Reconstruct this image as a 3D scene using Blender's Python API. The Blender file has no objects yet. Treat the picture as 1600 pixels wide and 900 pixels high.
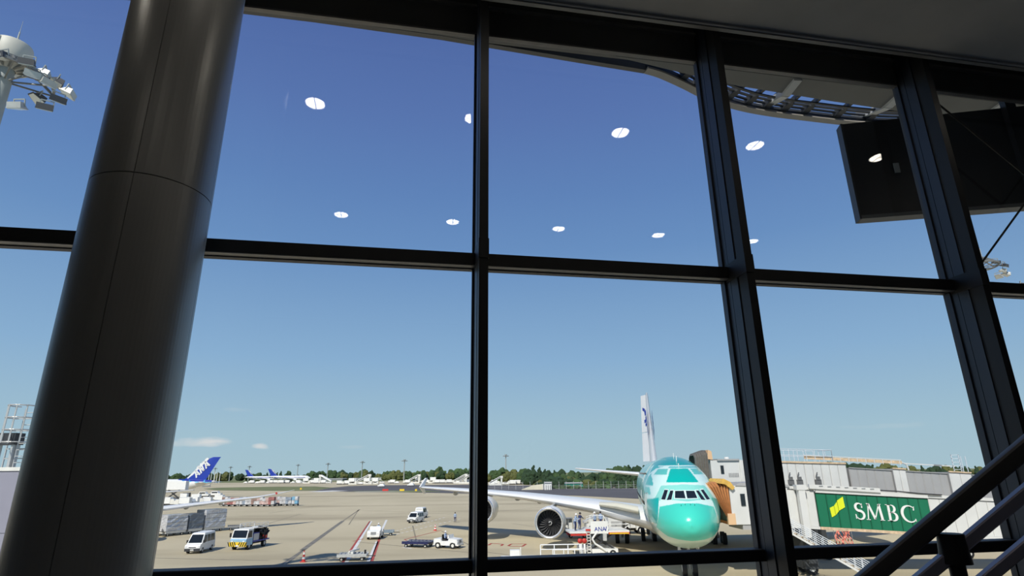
import bpy, math, random
from mathutils import Vector, Matrix
from mathutils.bvhtree import BVHTree
import numpy as np

SC = bpy.context.scene
COL = SC.collection
R = math.radians
random.seed(7)

# ------------------------------------------------------------------ camera
EYE = 9.09                      # eye height above the apron
FPX, PITCH, ROLL = 905.0, 0.3085, -0.0106
cp, sp = math.cos(PITCH), math.sin(PITCH)
FWD = Vector((0, cp, sp))
U0, R0 = Vector((0, -sp, cp)), Vector((1, 0, 0))
RGT = math.cos(ROLL) * R0 + math.sin(ROLL) * U0
UPV = -math.sin(ROLL) * R0 + math.cos(ROLL) * U0
cd = bpy.data.cameras.new('camera')
cam = bpy.data.objects.new('camera', cd)
COL.objects.link(cam)
m = Matrix((RGT, UPV, -FWD)).transposed().to_4x4()
m.translation = Vector((0, 0, EYE))
cam.matrix_world = m
cd.sensor_fit = 'HORIZONTAL'
cd.sensor_width = 36.0
cd.lens = 36.0 * FPX / 1600.0
cd.clip_start = 0.05
cd.clip_end = 20000
SC.camera = cam

# ------------------------------------------------------------------ sky
w = bpy.data.worlds.new('World')
SC.world = w
w.use_nodes = True
nt = w.node_tree
for n in list(nt.nodes):
    nt.nodes.remove(n)
N = nt.nodes.new
L = nt.links.new
out = N('ShaderNodeOutputWorld')
bg = N('ShaderNodeBackground')
tc = N('ShaderNodeTexCoord')
sep = N('ShaderNodeSeparateXYZ')
L(tc.outputs['Generated'], sep.inputs[0])
ramp = N('ShaderNodeValToRGB')
cr = ramp.color_ramp
SKY = [(0.0, (.412, .568, .645)), (.06, (.384, .556, .662)), (.18, (.268, .448, .668)), (.36, (.150, .290, .556)), (.45, (.122, .238, .506)),
       (.56, (.103, .186, .446)), (.65, (.086, .153, .398)), (.75, (.066, .140, .360)), (1.0, (.050, .110, .300))]
while len(cr.elements) < len(SKY):
    cr.elements.new(.5)
for e, (p_, c_) in zip(cr.elements, SKY):
    e.position = p_
    e.color = (*c_, 1)
L(sep.outputs['Z'], ramp.inputs[0])
# small low cumulus and thin streaks, made by noise in a low band of the sky
mp = N('ShaderNodeMapping')
mp.inputs['Scale'].default_value = (1, 1, 3.6)
L(tc.outputs['Generated'], mp.inputs[0])
ns = N('ShaderNodeTexNoise')
ns.inputs['Scale'].default_value = 26
ns.inputs['Detail'].default_value = 6
L(mp.outputs[0], ns.inputs['Vector'])


def vm(op, a, b=None):
    n = N('ShaderNodeMath')
    n.operation = op
    for i, v in enumerate((a, b)):
        if v is None:
            continue
        if isinstance(v, (int, float)):
            n.inputs[i].default_value = v
        else:
            L(v, n.inputs[i])
    return n.outputs[0]


def cloud(direction, rx, rz, soft):
    # a puff about a fixed compass direction, its edge broken by the noise
    d = Vector(direction).normalized()
    side = Vector((d.y, -d.x, 0)).normalized()
    dx = N('ShaderNodeVectorMath')
    dx.operation = 'DOT_PRODUCT'
    L(tc.outputs['Generated'], dx.inputs[0])
    dx.inputs[1].default_value = side
    fr = N('ShaderNodeVectorMath')
    fr.operation = 'DOT_PRODUCT'
    L(tc.outputs['Generated'], fr.inputs[0])
    fr.inputs[1].default_value = Vector((d.x, d.y, 0)).normalized()
    a = vm('POWER', vm('DIVIDE', dx.outputs['Value'], rx), 2)
    zz = vm('DIVIDE', vm('SUBTRACT', sep.outputs['Z'], d.z), rz)
    b = vm('POWER', zz, 2)
    r_ = vm('ADD', vm('ADD', a, b), vm('MULTIPLY', vm('SUBTRACT', ns.outputs['Fac'], .5), 3.4))
    v = vm('MULTIPLY', vm('SUBTRACT', 1.0, r_), soft)
    v = vm('MULTIPLY', v, vm('GREATER_THAN', fr.outputs['Value'], 0.0))
    mm = N('ShaderNodeClamp')
    L(v, mm.inputs[0])
    return mm.outputs[0]


CLOUDS = [((-.4637, .8848, .0470), .040, .008, .62), ((-.3881, .9206, .0425), .013, .006, .75),
          ((-.422, .9015, .0963), .02, .004, .10), ((.52, .85, .058), .07, .004, .10), ((-.26, .96, .042), .02, .003, .12)]
acc = None
for c in CLOUDS:
    o_ = cloud(*c)
    acc = o_ if acc is None else vm('MAXIMUM', acc, o_)
mix = N('ShaderNodeMixRGB')
L(acc, mix.inputs[0])
L(ramp.outputs[0], mix.inputs[1])
mix.inputs[2].default_value = (.74, .74, .74, 1)
L(mix.outputs[0], bg.inputs[0])
bg.inputs[1].default_value = 1.06
L(bg.outputs[0], out.inputs[0])

# ------------------------------------------------------------------ sun: behind the terminal, a little to the left
sd = bpy.data.lights.new('sun', 'SUN')
sun = bpy.data.objects.new('sun', sd)
COL.objects.link(sun)
sd.energy = 4.5
sd.color = (1.0, .95, .86)
sd.angle = R(.55)
elev = R(43)
hd = Vector((.345, .939, 0)).normalized()
ld = Vector((hd.x * math.cos(elev), hd.y * math.cos(elev), -math.sin(elev)))
sun.rotation_euler = ld.to_track_quat('-Z', 'Y').to_euler()
sun.location = (-40, -60, 80)

SC.view_settings.view_transform = 'Standard'
SC.view_settings.look = 'None'
SC.view_settings.gamma = 1
SC.view_settings.use_curve_mapping = False
SC.view_settings.exposure = 0.0
try:
    SC.cycles.use_denoising = True
    SC.cycles.max_bounces = 10
    SC.cycles.transparent_max_bounces = 24
    SC.cycles.sample_clamp_indirect = 6
except Exception:
    pass

# ------------------------------------------------------------------ materials
MATS = {}


def mat(name, col, rough=.6, metal=0.0, var=0.0, scale=4.0, bump=0.0, spec=.5, stretch=None, emit=0.0):
    if name in MATS:
        return MATS[name]
    M_ = bpy.data.materials.new(name)
    M_.use_nodes = True
    t = M_.node_tree
    b = t.nodes['Principled BSDF']
    b.inputs['Base Color'].default_value = (*col, 1)
    b.inputs['Roughness'].default_value = rough
    b.inputs['Metallic'].default_value = metal
    b.inputs['Specular IOR Level'].default_value = spec
    if emit:
        b.inputs['Emission Color'].default_value = (*col, 1)
        b.inputs['Emission Strength'].default_value = emit
    if var or bump:
        c = t.nodes.new('ShaderNodeTexCoord')
        src = c.outputs['Object']
        if stretch:
            mpn = t.nodes.new('ShaderNodeMapping')
            mpn.inputs['Scale'].default_value = stretch
            t.links.new(src, mpn.inputs[0])
            src = mpn.outputs[0]
        z = t.nodes.new('ShaderNodeTexNoise')
        z.inputs['Scale'].default_value = scale
        z.inputs['Detail'].default_value = 5
        t.links.new(src, z.inputs['Vector'])
        if var:
            rp = t.nodes.new('ShaderNodeValToRGB')
            rp.color_ramp.elements[0].position = .3
            rp.color_ramp.elements[1].position = .7
            rp.color_ramp.elements[0].color = (*[max(0, k * (1 - var)) for k in col], 1)
            rp.color_ramp.elements[1].color = (*[min(1, k * (1 + var)) for k in col], 1)
            t.links.new(z.outputs['Fac'], rp.inputs[0])
            t.links.new(rp.outputs[0], b.inputs['Base Color'])
        if bump:
            bp = t.nodes.new('ShaderNodeBump')
            bp.inputs['Strength'].default_value = bump
            bp.inputs['Distance'].default_value = .05
            t.links.new(z.outputs['Fac'], bp.inputs['Height'])
            t.links.new(bp.outputs[0], b.inputs['Normal'])
    MATS[name] = M_
    return M_


def glass_mat(name, tint, f0=.04):
    # thin architectural glass: lets light straight through, mirrors more towards grazing
    M_ = bpy.data.materials.new(name)
    M_.use_nodes = True
    t = M_.node_tree
    for n in list(t.nodes):
        t.nodes.remove(n)
    o = t.nodes.new('ShaderNodeOutputMaterial')
    mx = t.nodes.new('ShaderNodeMixShader')
    tr = t.nodes.new('ShaderNodeBsdfTransparent')
    tr.inputs[0].default_value = (*tint, 1)
    gl = t.nodes.new('ShaderNodeBsdfGlossy')
    gl.inputs['Roughness'].default_value = 0.0
    gl.inputs['Color'].default_value = (1, 1, 1, 1)
    lw = t.nodes.new('ShaderNodeLayerWeight')
    lw.inputs[0].default_value = .5
    p_ = t.nodes.new('ShaderNodeMath')
    p_.operation = 'POWER'
    p_.inputs[1].default_value = 5
    t.links.new(lw.outputs['Facing'], p_.inputs[0])
    ma = t.nodes.new('ShaderNodeMath')
    ma.operation = 'MULTIPLY_ADD'
    ma.inputs[1].default_value = 1 - f0
    ma.inputs[2].default_value = f0
    t.links.new(p_.outputs[0], ma.inputs[0])
    t.links.new(ma.outputs[0], mx.inputs[0])
    t.links.new(tr.outputs[0], mx.inputs[1])
    t.links.new(gl.outputs[0], mx.inputs[2])
    t.links.new(mx.outputs[0], o.inputs[0])
    MATS[name] = M_
    return M_


WHITE = mat('white paint', (.80, .80, .78), .4, var=.05, scale=1.5)
OFFW = mat('off white paint', (.72, .71, .66), .5, var=.08, scale=2)
LGREY = mat('light grey metal', (.50, .50, .50), .5, var=.08, scale=2)
GREY = mat('grey metal', (.26, .27, .28), .5, var=.1, scale=3)
DARK = mat('dark metal', (.035, .036, .04), .5, var=.15, scale=5)
BLACK = mat('black rubber', (.012, .012, .013), .7, var=.2, scale=8)
WINDOW = mat('dark window glass', (.012, .016, .02), .08, spec=.6)
NAVYP = mat('navy paint', (.018, .022, .085), .4, var=.15, scale=2)
BLUEP = mat('royal blue paint', (.012, .030, .30), .35, var=.05, scale=1)
LBLUE = mat('light blue paint', (.30, .50, .68), .4, var=.05, scale=2)
RED = mat('red paint', (.55, .04, .03), .5, var=.1, scale=4)
YEL = mat('yellow paint', (.80, .55, .03), .5, var=.08, scale=4)
ORANGE = mat('orange canvas', (.58, .25, .09), .8, var=.15, scale=3)
SKIN = mat('skin', (.45, .27, .19), .6, var=.05, scale=20)
NAVY = mat('navy cloth', (.025, .035, .10), .85, var=.15, scale=15)
SHIRT = mat('pale blue cloth', (.33, .42, .58), .85, var=.1, scale=15)
HIVIS = mat('white work cloth', (.65, .66, .68), .85, var=.1, scale=15)
SILVER = mat('wrapped silver film', (.62, .63, .66), .30, metal=.15, var=.25, scale=5, bump=.6)

# ------------------------------------------------------------------ mesh helpers


class MB:
    def __init__(s):
        s.v, s.f, s.m = [], [], []

    def add(s, vs, fs, k=0):
        o = len(s.v)
        s.v += [tuple(p) for p in vs]
        s.f += [tuple(i + o for i in f) for f in fs]
        s.m += [k] * len(fs)
        return s

    def hexa(s, p, k=0):            # 4 bottom (ccw from above), 4 top
        return s.add(p, [(3, 2, 1, 0), (4, 5, 6, 7), (0, 1, 5, 4), (1, 2, 6, 5), (2, 3, 7, 6), (3, 0, 4, 7)], k)

    def box(s, x0, x1, y0, y1, z0, z1, k=0):
        return s.hexa([(x0, y0, z0), (x1, y0, z0), (x1, y1, z0), (x0, y1, z0),
                       (x0, y0, z1), (x1, y0, z1), (x1, y1, z1), (x0, y1, z1)], k)

    def bar(s, a, b, w, h=None, k=0, up=(0, 0, 1)):      # rectangular bar from a to b
        a, b = Vector(a), Vector(b)
        h = w if h is None else h
        d = (b - a).normalized()
        u = Vector(up)
        if abs(d.dot(u)) > .98:
            u = Vector((0, 1, 0))
        sx = d.cross(u).normalized() * (w / 2)
        sy = sx.cross(d).normalized() * (h / 2)
        return s.hexa([a - sx - sy, a + sx - sy, b + sx - sy, b - sx - sy, a - sx + sy, a + sx + sy, b + sx + sy, b - sx + sy], k)

    def cyl(s, a, b, r0, r1=None, n=12, k=0, cap=True):
        a, b = Vector(a), Vector(b)
        r1 = r0 if r1 is None else r1
        d = (b - a).normalized()
        u = Vector((0, 0, 1)) if abs(d.z) < .95 else Vector((1, 0, 0))
        x = d.cross(u).normalized()
        y = d.cross(x)
        vs = []
        for p, r_ in ((a, r0), (b, r1)):
            for i in range(n):
                t = 2 * math.pi * i / n
                vs.append(p + (x * math.cos(t) + y * math.sin(t)) * r_)
        fs = [(i, i + n, (i + 1) % n + n, (i + 1) % n) for i in range(n)]
        if cap:
            fs += [tuple(range(n)), tuple(range(2 * n - 1, n - 1, -1))]
        return s.add(vs, fs, k)

    def tube(s, pts, r_, n=6, k=0):
        for a, b in zip(pts[:-1], pts[1:]):
            s.cyl(a, b, r_, r_, n, k)
        return s

    def loft(s, rings, k=0, cap=True, closed=True):
        n = len(rings[0])
        vs = [p for r_ in rings for p in r_]
        fs = []
        for j in range(len(rings) - 1):
            for i in range(n if closed else n - 1):
                i2 = (i + 1) % n
                fs.append((j * n + i, (j + 1) * n + i, (j + 1) * n + i2, j * n + i2))
        if cap:
            fs += [tuple(range(n)), tuple(reversed(range((len(rings) - 1) * n, len(rings) * n)))]
        return s.add(vs, fs, k)

    def lathe(s, prof, axis='z', c=(0, 0, 0), n=24, k=0):     # prof: (radius, height along axis)
        rings = []
        for r_, h in prof:
            ring = []
            for i in range(n):
                t = 2 * math.pi * i / n
                a, b = r_ * math.cos(t), r_ * math.sin(t)
                q = (a, b, h) if axis == 'z' else ((h, a, b) if axis == 'x' else (b, h, a))
                ring.append((q[0] + c[0], q[1] + c[1], q[2] + c[2]))
            rings.append(ring)
        return s.loft(rings, k, cap=False)

    def prism(s, poly, d0, d1, plane='xz', k=0):
        def P(a, b, d):
            return (a, d, b) if plane == 'xz' else ((a, b, d) if plane == 'xy' else (d, a, b))
        n = len(poly)
        vs = [P(a, b, d0) for a, b in poly] + [P(a, b, d1) for a, b in poly]
        fs = [tuple(range(n)), tuple(range(2 * n - 1, n - 1, -1))] + [(i, i + n, (i + 1) % n + n, (i + 1) % n) for i in range(n)]
        return s.add(vs, fs, k)

    def build(s, name, mats, parent=None, smooth=False, label=None, auto=False):
        me = bpy.data.meshes.new(name)
        me.from_pydata(s.v, [], s.f)
        mats = mats if isinstance(mats, (list, tuple)) else [mats]
        for q in mats:
            me.materials.append(q)
        if len(mats) > 1:
            me.polygons.foreach_set('material_index', s.m)
        if smooth:
            me.polygons.foreach_set('use_smooth', [True] * len(s.f))
        me.update()
        import bmesh
        bm = bmesh.new()
        bm.from_mesh(me)
        bmesh.ops.recalc_face_normals(bm, faces=bm.faces)
        bm.to_mesh(me)
        bm.free()
        if auto:
            try:
                me.set_sharp_from_angle(angle=R(35))
            except Exception:
                pass
        o = bpy.data.objects.new(name, me)
        COL.objects.link(o)
        if parent:
            o.parent = parent
        if label:
            o['label'] = label
        return o


def tag(o, label=None, cat=None, group=None, kind=None):
    if label:
        o['label'] = label
    if cat:
        o['category'] = cat
    if group:
        o['group'] = group
    if kind:
        o['kind'] = kind
    return o


def thing(name, label, cat, loc=(0, 0, 0), rz=0.0, group=None, kind=None):
    o = bpy.data.objects.new(name, None)
    o.empty_display_size = .2
    COL.objects.link(o)
    o.location = loc
    o.rotation_euler = (0, 0, rz)
    return tag(o, label, cat, group, kind)


def dup(root, loc, rz=None, label=None, group=None, scale=None):
    r_ = root.copy()
    COL.objects.link(r_)
    r_.location = loc
    if rz is not None:
        r_.rotation_euler = (0, 0, rz)
    if label:
        r_['label'] = label
    if group:
        r_['group'] = group
    if scale:
        r_.scale = scale
    for ch in list(root.children):
        c = ch.copy()
        COL.objects.link(c)
        c.parent = r_
        for g in list(ch.children):
            d = g.copy()
            COL.objects.link(d)
            d.parent = c
    return r_


def piece(o, parent, loc=None):           # a further copy of one part, sharing its mesh
    c = o.copy()
    COL.objects.link(c)
    c.parent = parent
    if loc is not None:
        c.location = loc
    return c


# ray of a picture point, used only to look up real places on the apron or at a given distance
def ray(x, y):
    return FWD + (x - 800) / FPX * RGT + (450 - y) / FPX * UPV


def G(x, y, z=0.0):
    d = ray(x, y)
    t = (z - EYE) / d.z
    return Vector((d.x * t, d.y * t, z))


def AY(x, y, Y):
    d = ray(x, y)
    t = Y / d.y
    return Vector((d.x * t, Y, EYE + d.z * t))


# ------------------------------------------------------------------ text as flat polygon strokes
def text_mesh(txt, size, bold=0.0):
    cu = bpy.data.curves.new('txt', 'FONT')
    cu.body = txt
    cu.size = size
    cu.offset = bold
    cu.extrude = .004
    cu.resolution_u = 3
    o = bpy.data.objects.new('txt', cu)
    COL.objects.link(o)
    dg = bpy.context.evaluated_depsgraph_get()
    dg.update()
    me = bpy.data.meshes.new_from_object(o.evaluated_get(dg))
    bpy.data.objects.remove(o)
    return me

# =================================================================== THE ROOM (wall frame: u along the glass wall, n outwards, z from the eye)
PHI = R(10.5)
cphi, sphi = math.cos(PHI), math.sin(PHI)


def W(u, n, z):
    return (u * cphi - n * sphi, u * sphi + n * cphi, EYE + z)


FLOOR = -1.6
CEIL = 5.25
WALLROT = PHI


def room(name, kind='structure', label=None, cat=None, group=None):
    o = bpy.data.objects.new(name, None)
    COL.objects.link(o)
    o.location = (0, 0, EYE)
    o.rotation_euler = (0, 0, PHI)
    return tag(o, label, cat, group, kind)


ALU = mat('sky tinted dark aluminium', (.040, .047, .062), .38, metal=.35, var=.08, scale=3, stretch=(1, 1, .1))  # blue tone: sky reflected on the mullion sides, put into the colour
ALUD = mat('dark anodised aluminium', (.012, .012, .013), .5, metal=.2, var=.1, scale=3)
HEADM = mat('dark brown header cladding', (.11, .105, .10), .6, var=.06, scale=2)
LIPM = mat('brushed lip metal', (.26, .25, .24), .45, metal=.4, var=.08, scale=6)
CEILM = mat('ceiling plaster', (.46, .46, .46), .9, var=.05, scale=2, bump=.05)
FLOORM = mat('grey carpet', (.17, .165, .16), .95, var=.25, scale=18, bump=.2)
WALLM = mat('interior wall paint', (.20, .195, .19), .85, var=.06, scale=2)


def rbox(name, m_, u0, u1, n0, n1, z0, z1, kind='structure', parent=None):
    o = MB().box(u0, u1, n0, n1, z0, z1).build(name, m_, parent)
    if parent is None:
        o.location = (0, 0, EYE)
        o.rotation_euler = (0, 0, PHI)
        o['kind'] = kind
    return o


UL, UR, NB = -9.0, 14.0, -9.0
rbox('floor', FLOORM, UL, UR, NB, 6.0, FLOOR - .3, FLOOR)
rbox('ceiling', CEILM, UL, UR, NB, 5.30, CEIL, CEIL + .25)
rbox('wall_back', WALLM, UL, UR, NB - .2, NB, FLOOR, CEIL + .3)
rbox('wall_left', WALLM, UL - .2, UL, NB, 6.0, FLOOR, CEIL + 1.2)
rbox('wall_right', WALLM, UR, UR + .2, NB, 6.0, FLOOR, CEIL + 1.2)
# slot above the glass between the ceiling edge and the facade
rbox('trim_1', HEADM, UL, UR, 5.84, 5.91, 5.175, 6.35)                   # header face
rbox('trim_2', LIPM, UL, UR, 5.835, 5.90, 5.15, 5.175)                  # its bottom lip
rbox('trim_3', LIPM, UL, UR, 5.79, 5.84, 5.545, 5.575)                  # rail across the header
rbox('trim_4', ALUD, UL, UR, 5.2, 6.0, 6.3, 6.45)                       # lid of the slot
rbox('trim_5', CEILM, UL, UR, 5.25, 5.33, CEIL - .03, CEIL + 1.1)       # ceiling edge upstand
rbox('trim_6', LIPM, UL, UR, 5.28, 5.335, CEIL - .045, CEIL - .015)     # ceiling edge bead

# --- curtain wall: one glazed window per bay and level, framed by deep mullions
GLASS = glass_mat('window glass', (.955, .965, .965), .024)
MUL = [-8.35, -5.30, -2.32, .671, 3.607, 6.667, 9.72, 12.75]            # left face of each mullion front
MW = .093


def mullion(u, k):
    r_ = room('mullion', 'thing', ['', 'dark deep mullion left of the round column', 'dark mullion hidden by the round column',
              'narrow dark mullion in the middle, seen nearly end on', 'wide dark mullion right of the middle, above the jet bridge cab',
              'widest dark mullion at right, beside the hanging dark panel', 'dark mullion beyond the right edge'][k], 'mullion')
    z0, z1 = FLOOR, 6.3
    MB().box(u, u + MW, 5.41, 5.56, z0, z1).build('front_box', ALUD, r_)  # darker than the boxes behind: its unlit face is put into the colour
    MB().box(u + .012, u + MW - .012, 5.56, 5.60, z0, z1).build('recess', BLACK, r_)
    MB().box(u, u + MW, 5.60, 5.735, z0, z1).build('middle_box', ALU, r_)
    MB().box(u + .006, u + MW - .006, 5.735, 5.742, z0, z1).build('joint', BLACK, r_)
    MB().box(u, u + MW, 5.742, 5.855, z0, z1).build('rear_box', ALU, r_)
    MB().box(u - .012, u + MW + .012, 5.86, 5.93, z0, z1).build('gasket', DARK, r_)
    MB().box(u - .006, u + MW + .006, 5.40, 5.85, 2.06, 2.27).build('joint_cover', ALUD, r_)
    return r_


for k in range(1, 7):
    mullion(MUL[k], k)


def transom(i, u0, u1):
    a = room('trim_%d' % (10 + i))
    MB().box(u0, u1, 5.75, 5.85, 2.105, 2.237).build('rail_box', ALUD, a)
    MB().box(u0, u1, 5.755, 5.85, 2.095, 2.106).build('lit_underside', LIPM, a)  # paler strip: ground light on the transom underside, put into the colour
    MB().box(u0, u1, 5.85, 5.93, 2.085, 2.25).build('gasket', DARK, a)
    b = room('trim_%d' % (30 + i))
    MB().box(u0, u1, 5.75, 5.93, -.865, -.765).build('sill_box', ALUD, b)
    MB().box(u0, u1, 5.765, 5.93, -.765, -.757).build('sill_cap', HEADM, b)


wn = 0
for i in range(1, 6):
    u0, u1 = MUL[i] + MW, MUL[i + 1]
    transom(i, u0, u1)
    for z0, z1 in ((2.235, 5.16), (-.76, 2.10), (FLOOR, -.865)):
        wn += 1
        wo = room('window_%d' % wn)
        MB().box(u0, u1, 5.885, 5.897, z0, z1).build('pane', GLASS, wo)
        if z0 > FLOOR:
            MB().box(u0, u0 + .022, 5.83, 5.885, z0, z1).box(u1 - .022, u1, 5.83, 5.885, z0, z1).build('glazing_bead', ALU, wo)
for i, (u0, u1) in enumerate(((UL, MUL[1]), (MUL[6] + MW, UR))):
    wn += 1
    wo = room('window_%d' % wn)
    MB().box(u0, u1, 5.885, 5.897, FLOOR, 5.16).build('pane', GLASS, wo)

# --- brace rods crossing the right bay
for nm, a, b in (('dark diagonal brace rod running down right from the top of the widest mullion', (6.765, 5.62, 4.95), (9.715, 5.62, 2.30)),
                 ('dark diagonal brace rod rising right from the transom of the widest mullion', (6.765, 5.665, 2.18), (9.715, 5.665, 4.95))):
    rr = room('brace_rod', 'thing', nm, 'rod')
    MB().cyl(a, b, .013, n=8).build('rod', ALUD, rr)
    MB().cyl(a, Vector(a).lerp(Vector(b), .06), .024, n=8).build('fork_end', DARK, rr)

# --- round column clad in curved metal panels
COLM = mat('brushed column cladding', (.30, .295, .285), .36, metal=.35, var=.04, scale=6, stretch=(1, 1, .05))
cdist, crad = 5.3, .444
caz = R(-34.42)
cpos = Vector((cdist * math.sin(caz), cdist * math.cos(caz), 0))
colr = thing('column', None, None, (cpos.x, cpos.y, EYE), 0, kind='structure')
face = math.atan2(-cpos.y, -cpos.x)       # direction from the column towards the room
MB().cyl((0, 0, FLOOR), (0, 0, CEIL), crad - .03, n=48).build('core', BLACK, colr)


def shell(a0, a1, z0, z1):
    mb = MB()
    nseg = 22
    for i in range(nseg):
        t0 = a0 + (a1 - a0) * i / nseg
        t1 = a0 + (a1 - a0) * (i + 1) / nseg
        p = []
        for z in (z0, z1):
            for (t, r_) in ((t0, crad - .02), (t1, crad - .02), (t1, crad), (t0, crad)):
                p.append((r_ * math.cos(t), r_ * math.sin(t), z))
        mb.hexa(p)
    import bmesh
    o = mb.build('cladding_panel', COLM, colr)
    bm = bmesh.new()
    bm.from_mesh(o.data)
    bmesh.ops.remove_doubles(bm, verts=bm.verts, dist=1e-5)
    bm.to_mesh(o.data)
    bm.free()
    for q in o.data.polygons:
        q.use_smooth = True
    o.data.set_sharp_from_angle(angle=R(30))


gap = .0055
JZ = 2.22
seams = [face - R(19.5) + R(90) * i for i in range(4)]
for a0 in seams:
    for z0, z1 in ((FLOOR, JZ - .004), (JZ + .004, CEIL)):
        shell(a0 + gap, a0 + R(90) - gap, z0, z1)

# --- ceiling downlights (seen mirrored in the glass)
LAMPM = mat('lit lamp diffuser', (1.0, .93, .82), .5, emit=26.0)
TRIMM = mat('lamp trim white', (.6, .6, .6), .4)
REFLM = mat('lamp reflector', (.75, .75, .74), .15, metal=.9)
first = None
rows = [(4.04, 'row nearest the glass'), (.10, 'second row from the glass'), (-3.9, 'third row from the glass'), (-7.6, 'rear row')]
for ri, (nn, rn) in enumerate(rows[:2]):
    for k, uu in enumerate((-3.9, -1.5, .86, 3.25, 5.65, 8.05)):
        lab = 'lit ceiling downlight, %s from left in the %s' % (['first', 'second', 'third', 'fourth', 'fifth', 'sixth'][k], rn)
        p = W(uu, nn, CEIL)
        if first is None:
            first = thing('downlight', lab, 'lamp', p, PHI, 'ceiling downlights')
            MB().lathe([(.175, 0), (.175, -.012), (.150, -.016), (.142, 0)], n=28).build('trim_ring', TRIMM, first, True)
            MB().lathe([(.150, -.012), (.145, -.011), (.140, -.0105)], n=28).build('reflector', REFLM, first, True)
            MB().cyl((0, 0, -.010), (0, 0, -.002), .140, n=28).build('diffuser', LAMPM, first)
            MB().box(-.14, .14, -.006, .006, -.013, -.010).box(-.006, .006, -.14, .14, -.013, -.010).build('cross_louvre', REFLM, first)
        else:
            dup(first, p, PHI, lab)

# --- stair railing close by at the lower right
RAILM = mat('dark brown handrail', (.075, .068, .066), .45, var=.12, scale=6)
RAILB = mat('sky tinted rail metal', (.34, .32, .40), .36, metal=.4, var=.06, scale=5)  # plum tint: sky reflection on the rail tops, put into the colour
st = thing('stair_railing', 'dark sloping stair railing with thick handrail at lower right', 'railing', (0, 0, EYE))
d3 = Vector((.427, -.106, .332)).normalized()
P0 = Vector((.983, 1.769, -.282))
nrm = d3.cross(Vector((0, 0, 1))).normalized()
upr = nrm.cross(d3).normalized()


def rail(c, wd, hg, a, b, name, m_, bev=5):
    ring = []
    for i in range(24):
        t = 2 * math.pi * (i + .5) / 24
        x, y = math.cos(t), math.sin(t)
        k = (abs(x) ** bev + abs(y) ** bev) ** (-1 / bev)
        ring.append((x * k * wd / 2, y * k * hg / 2))
    rr_ = [[c + d3 * s + nrm * p + upr * q for p, q in ring] for s in (a, b)]
    return MB().loft(rr_).build(name, m_, st, True, auto=True)


rail(P0, .044, .045, -.9, 1.5, 'handrail', RAILM)
rail(P0 + Vector((0, 0, -.096)), .034, .030, -.85, 1.5, 'middle_rail', RAILB, 16)
rail(P0 + Vector((0, 0, -.205)), .030, .028, -.75, 1.5, 'lower_rail', RAILB, 16)
for s in (.268, 1.35, -.72):
    c = P0 + d3 * s
    q = Vector((c.x, c.y, 0))
    b0 = MB().cyl((c.x, c.y, c.z - .30), (c.x, c.y, c.z - .06), .020, n=14)
    b0.cyl((c.x, c.y, c.z - .125), (c.x, c.y, c.z - .05), .038, .032, n=14)
    bk = b0.build('bracket', ALUD, st, True, auto=True)
    MB().box(c.x - .02, c.x + .02, c.y - .012, c.y + .012, FLOOR, c.z - .28).build('post', ALUD, st)
g0, g1 = P0 + d3 * -.7, P0 + d3 * 1.4
MB().hexa([(g0.x, g0.y - .005, FLOOR), (g1.x, g1.y - .005, FLOOR), (g1.x, g1.y + .005, FLOOR), (g0.x, g0.y + .005, FLOOR),
           (g0.x, g0.y - .005, g0.z - .27), (g1.x, g1.y - .005, g1.z - .27), (g1.x, g1.y + .005, g1.z - .27), (g0.x, g0.y + .005, g0.z - .27)]
          ).build('infill_panel', mat('smoked infill panel', (.05, .055, .07), .25, metal=.2), st)

# =================================================================== just outside the glass
SOFF = mat('soffit panel', (.46, .44, .41), .8, var=.05, scale=1)
FASC = mat('canopy fascia metal', (.13, .125, .12), .5, metal=.3, var=.08, scale=2)
LOUV = mat('canopy louvre metal', (.045, .05, .06), .45, metal=.3)
can = room('canopy', 'structure')
hz = 7.0
for i in range(9):            # soffit panels between the joints
    a = -8 + 2.6 * i
    MB().box(a + .008, a + 2.592, 6.1, 8.02, hz + .02, hz + .30).build('soffit_panel', SOFF, can)
MB().box(-8, 15.4, 6.05, 8.0, hz + .30, hz + .55).build('roof_slab', FASC, can)
MB().box(-8, 15.4, 8.02, 8.10, hz + .005, hz + .55).build('edge_beam', FASC, can)
oe = [(3.4, 8.05), (5.0, 8.30), (6.0, 8.44), (8.1, 8.57), (9.5, 8.63), (12.0, 8.75), (15.0, 8.7)]
for (ua, na), (ub_, nb_) in zip(oe[:-1], oe[1:]):
    MB().hexa([(ua, 8.04, hz), (ub_, 8.04, hz), (ub_, nb_, hz), (ua, na, hz), (ua, 8.04, hz + .3), (ub_, 8.04, hz + .3), (ub_, nb_, hz + .3), (ua, na, hz + .3)]).build('eave_panel', mat('eave dark panel', (.17, .165, .155), .7, var=.06, scale=2), can)
MB().box(-8, 15.4, 6.0, 6.1, 5.40, hz + .5).build('facade_spandrel', HEADM, can)
pts = [(-4.08, 7.45), (-1.15, 8.08), (1.19, 8.68), (2.47, 9.0), (2.79, 9.14), (3.3, 9.45), (3.84, 9.8), (4.61, 10.17), (5.35, 10.40), (6.1, 10.56),
       (7.37, 10.8), (8.6, 10.9), (10.0, 10.85), (11.5, 10.6)]
pw = [Vector((x, y, 0)) for x, y in pts]
loc = [Vector((x * cphi + y * sphi, -x * sphi + y * cphi, 0)) for x, y in pts]


def offset_path(path, d):
    res = []
    for i, p in enumerate(path):
        a = path[max(0, i - 1)]
        b = path[min(len(path) - 1, i + 1)]
        t = (b - a).normalized()
        res.append(p + Vector((t.y, -t.x, 0)) * d)
    return res


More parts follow.
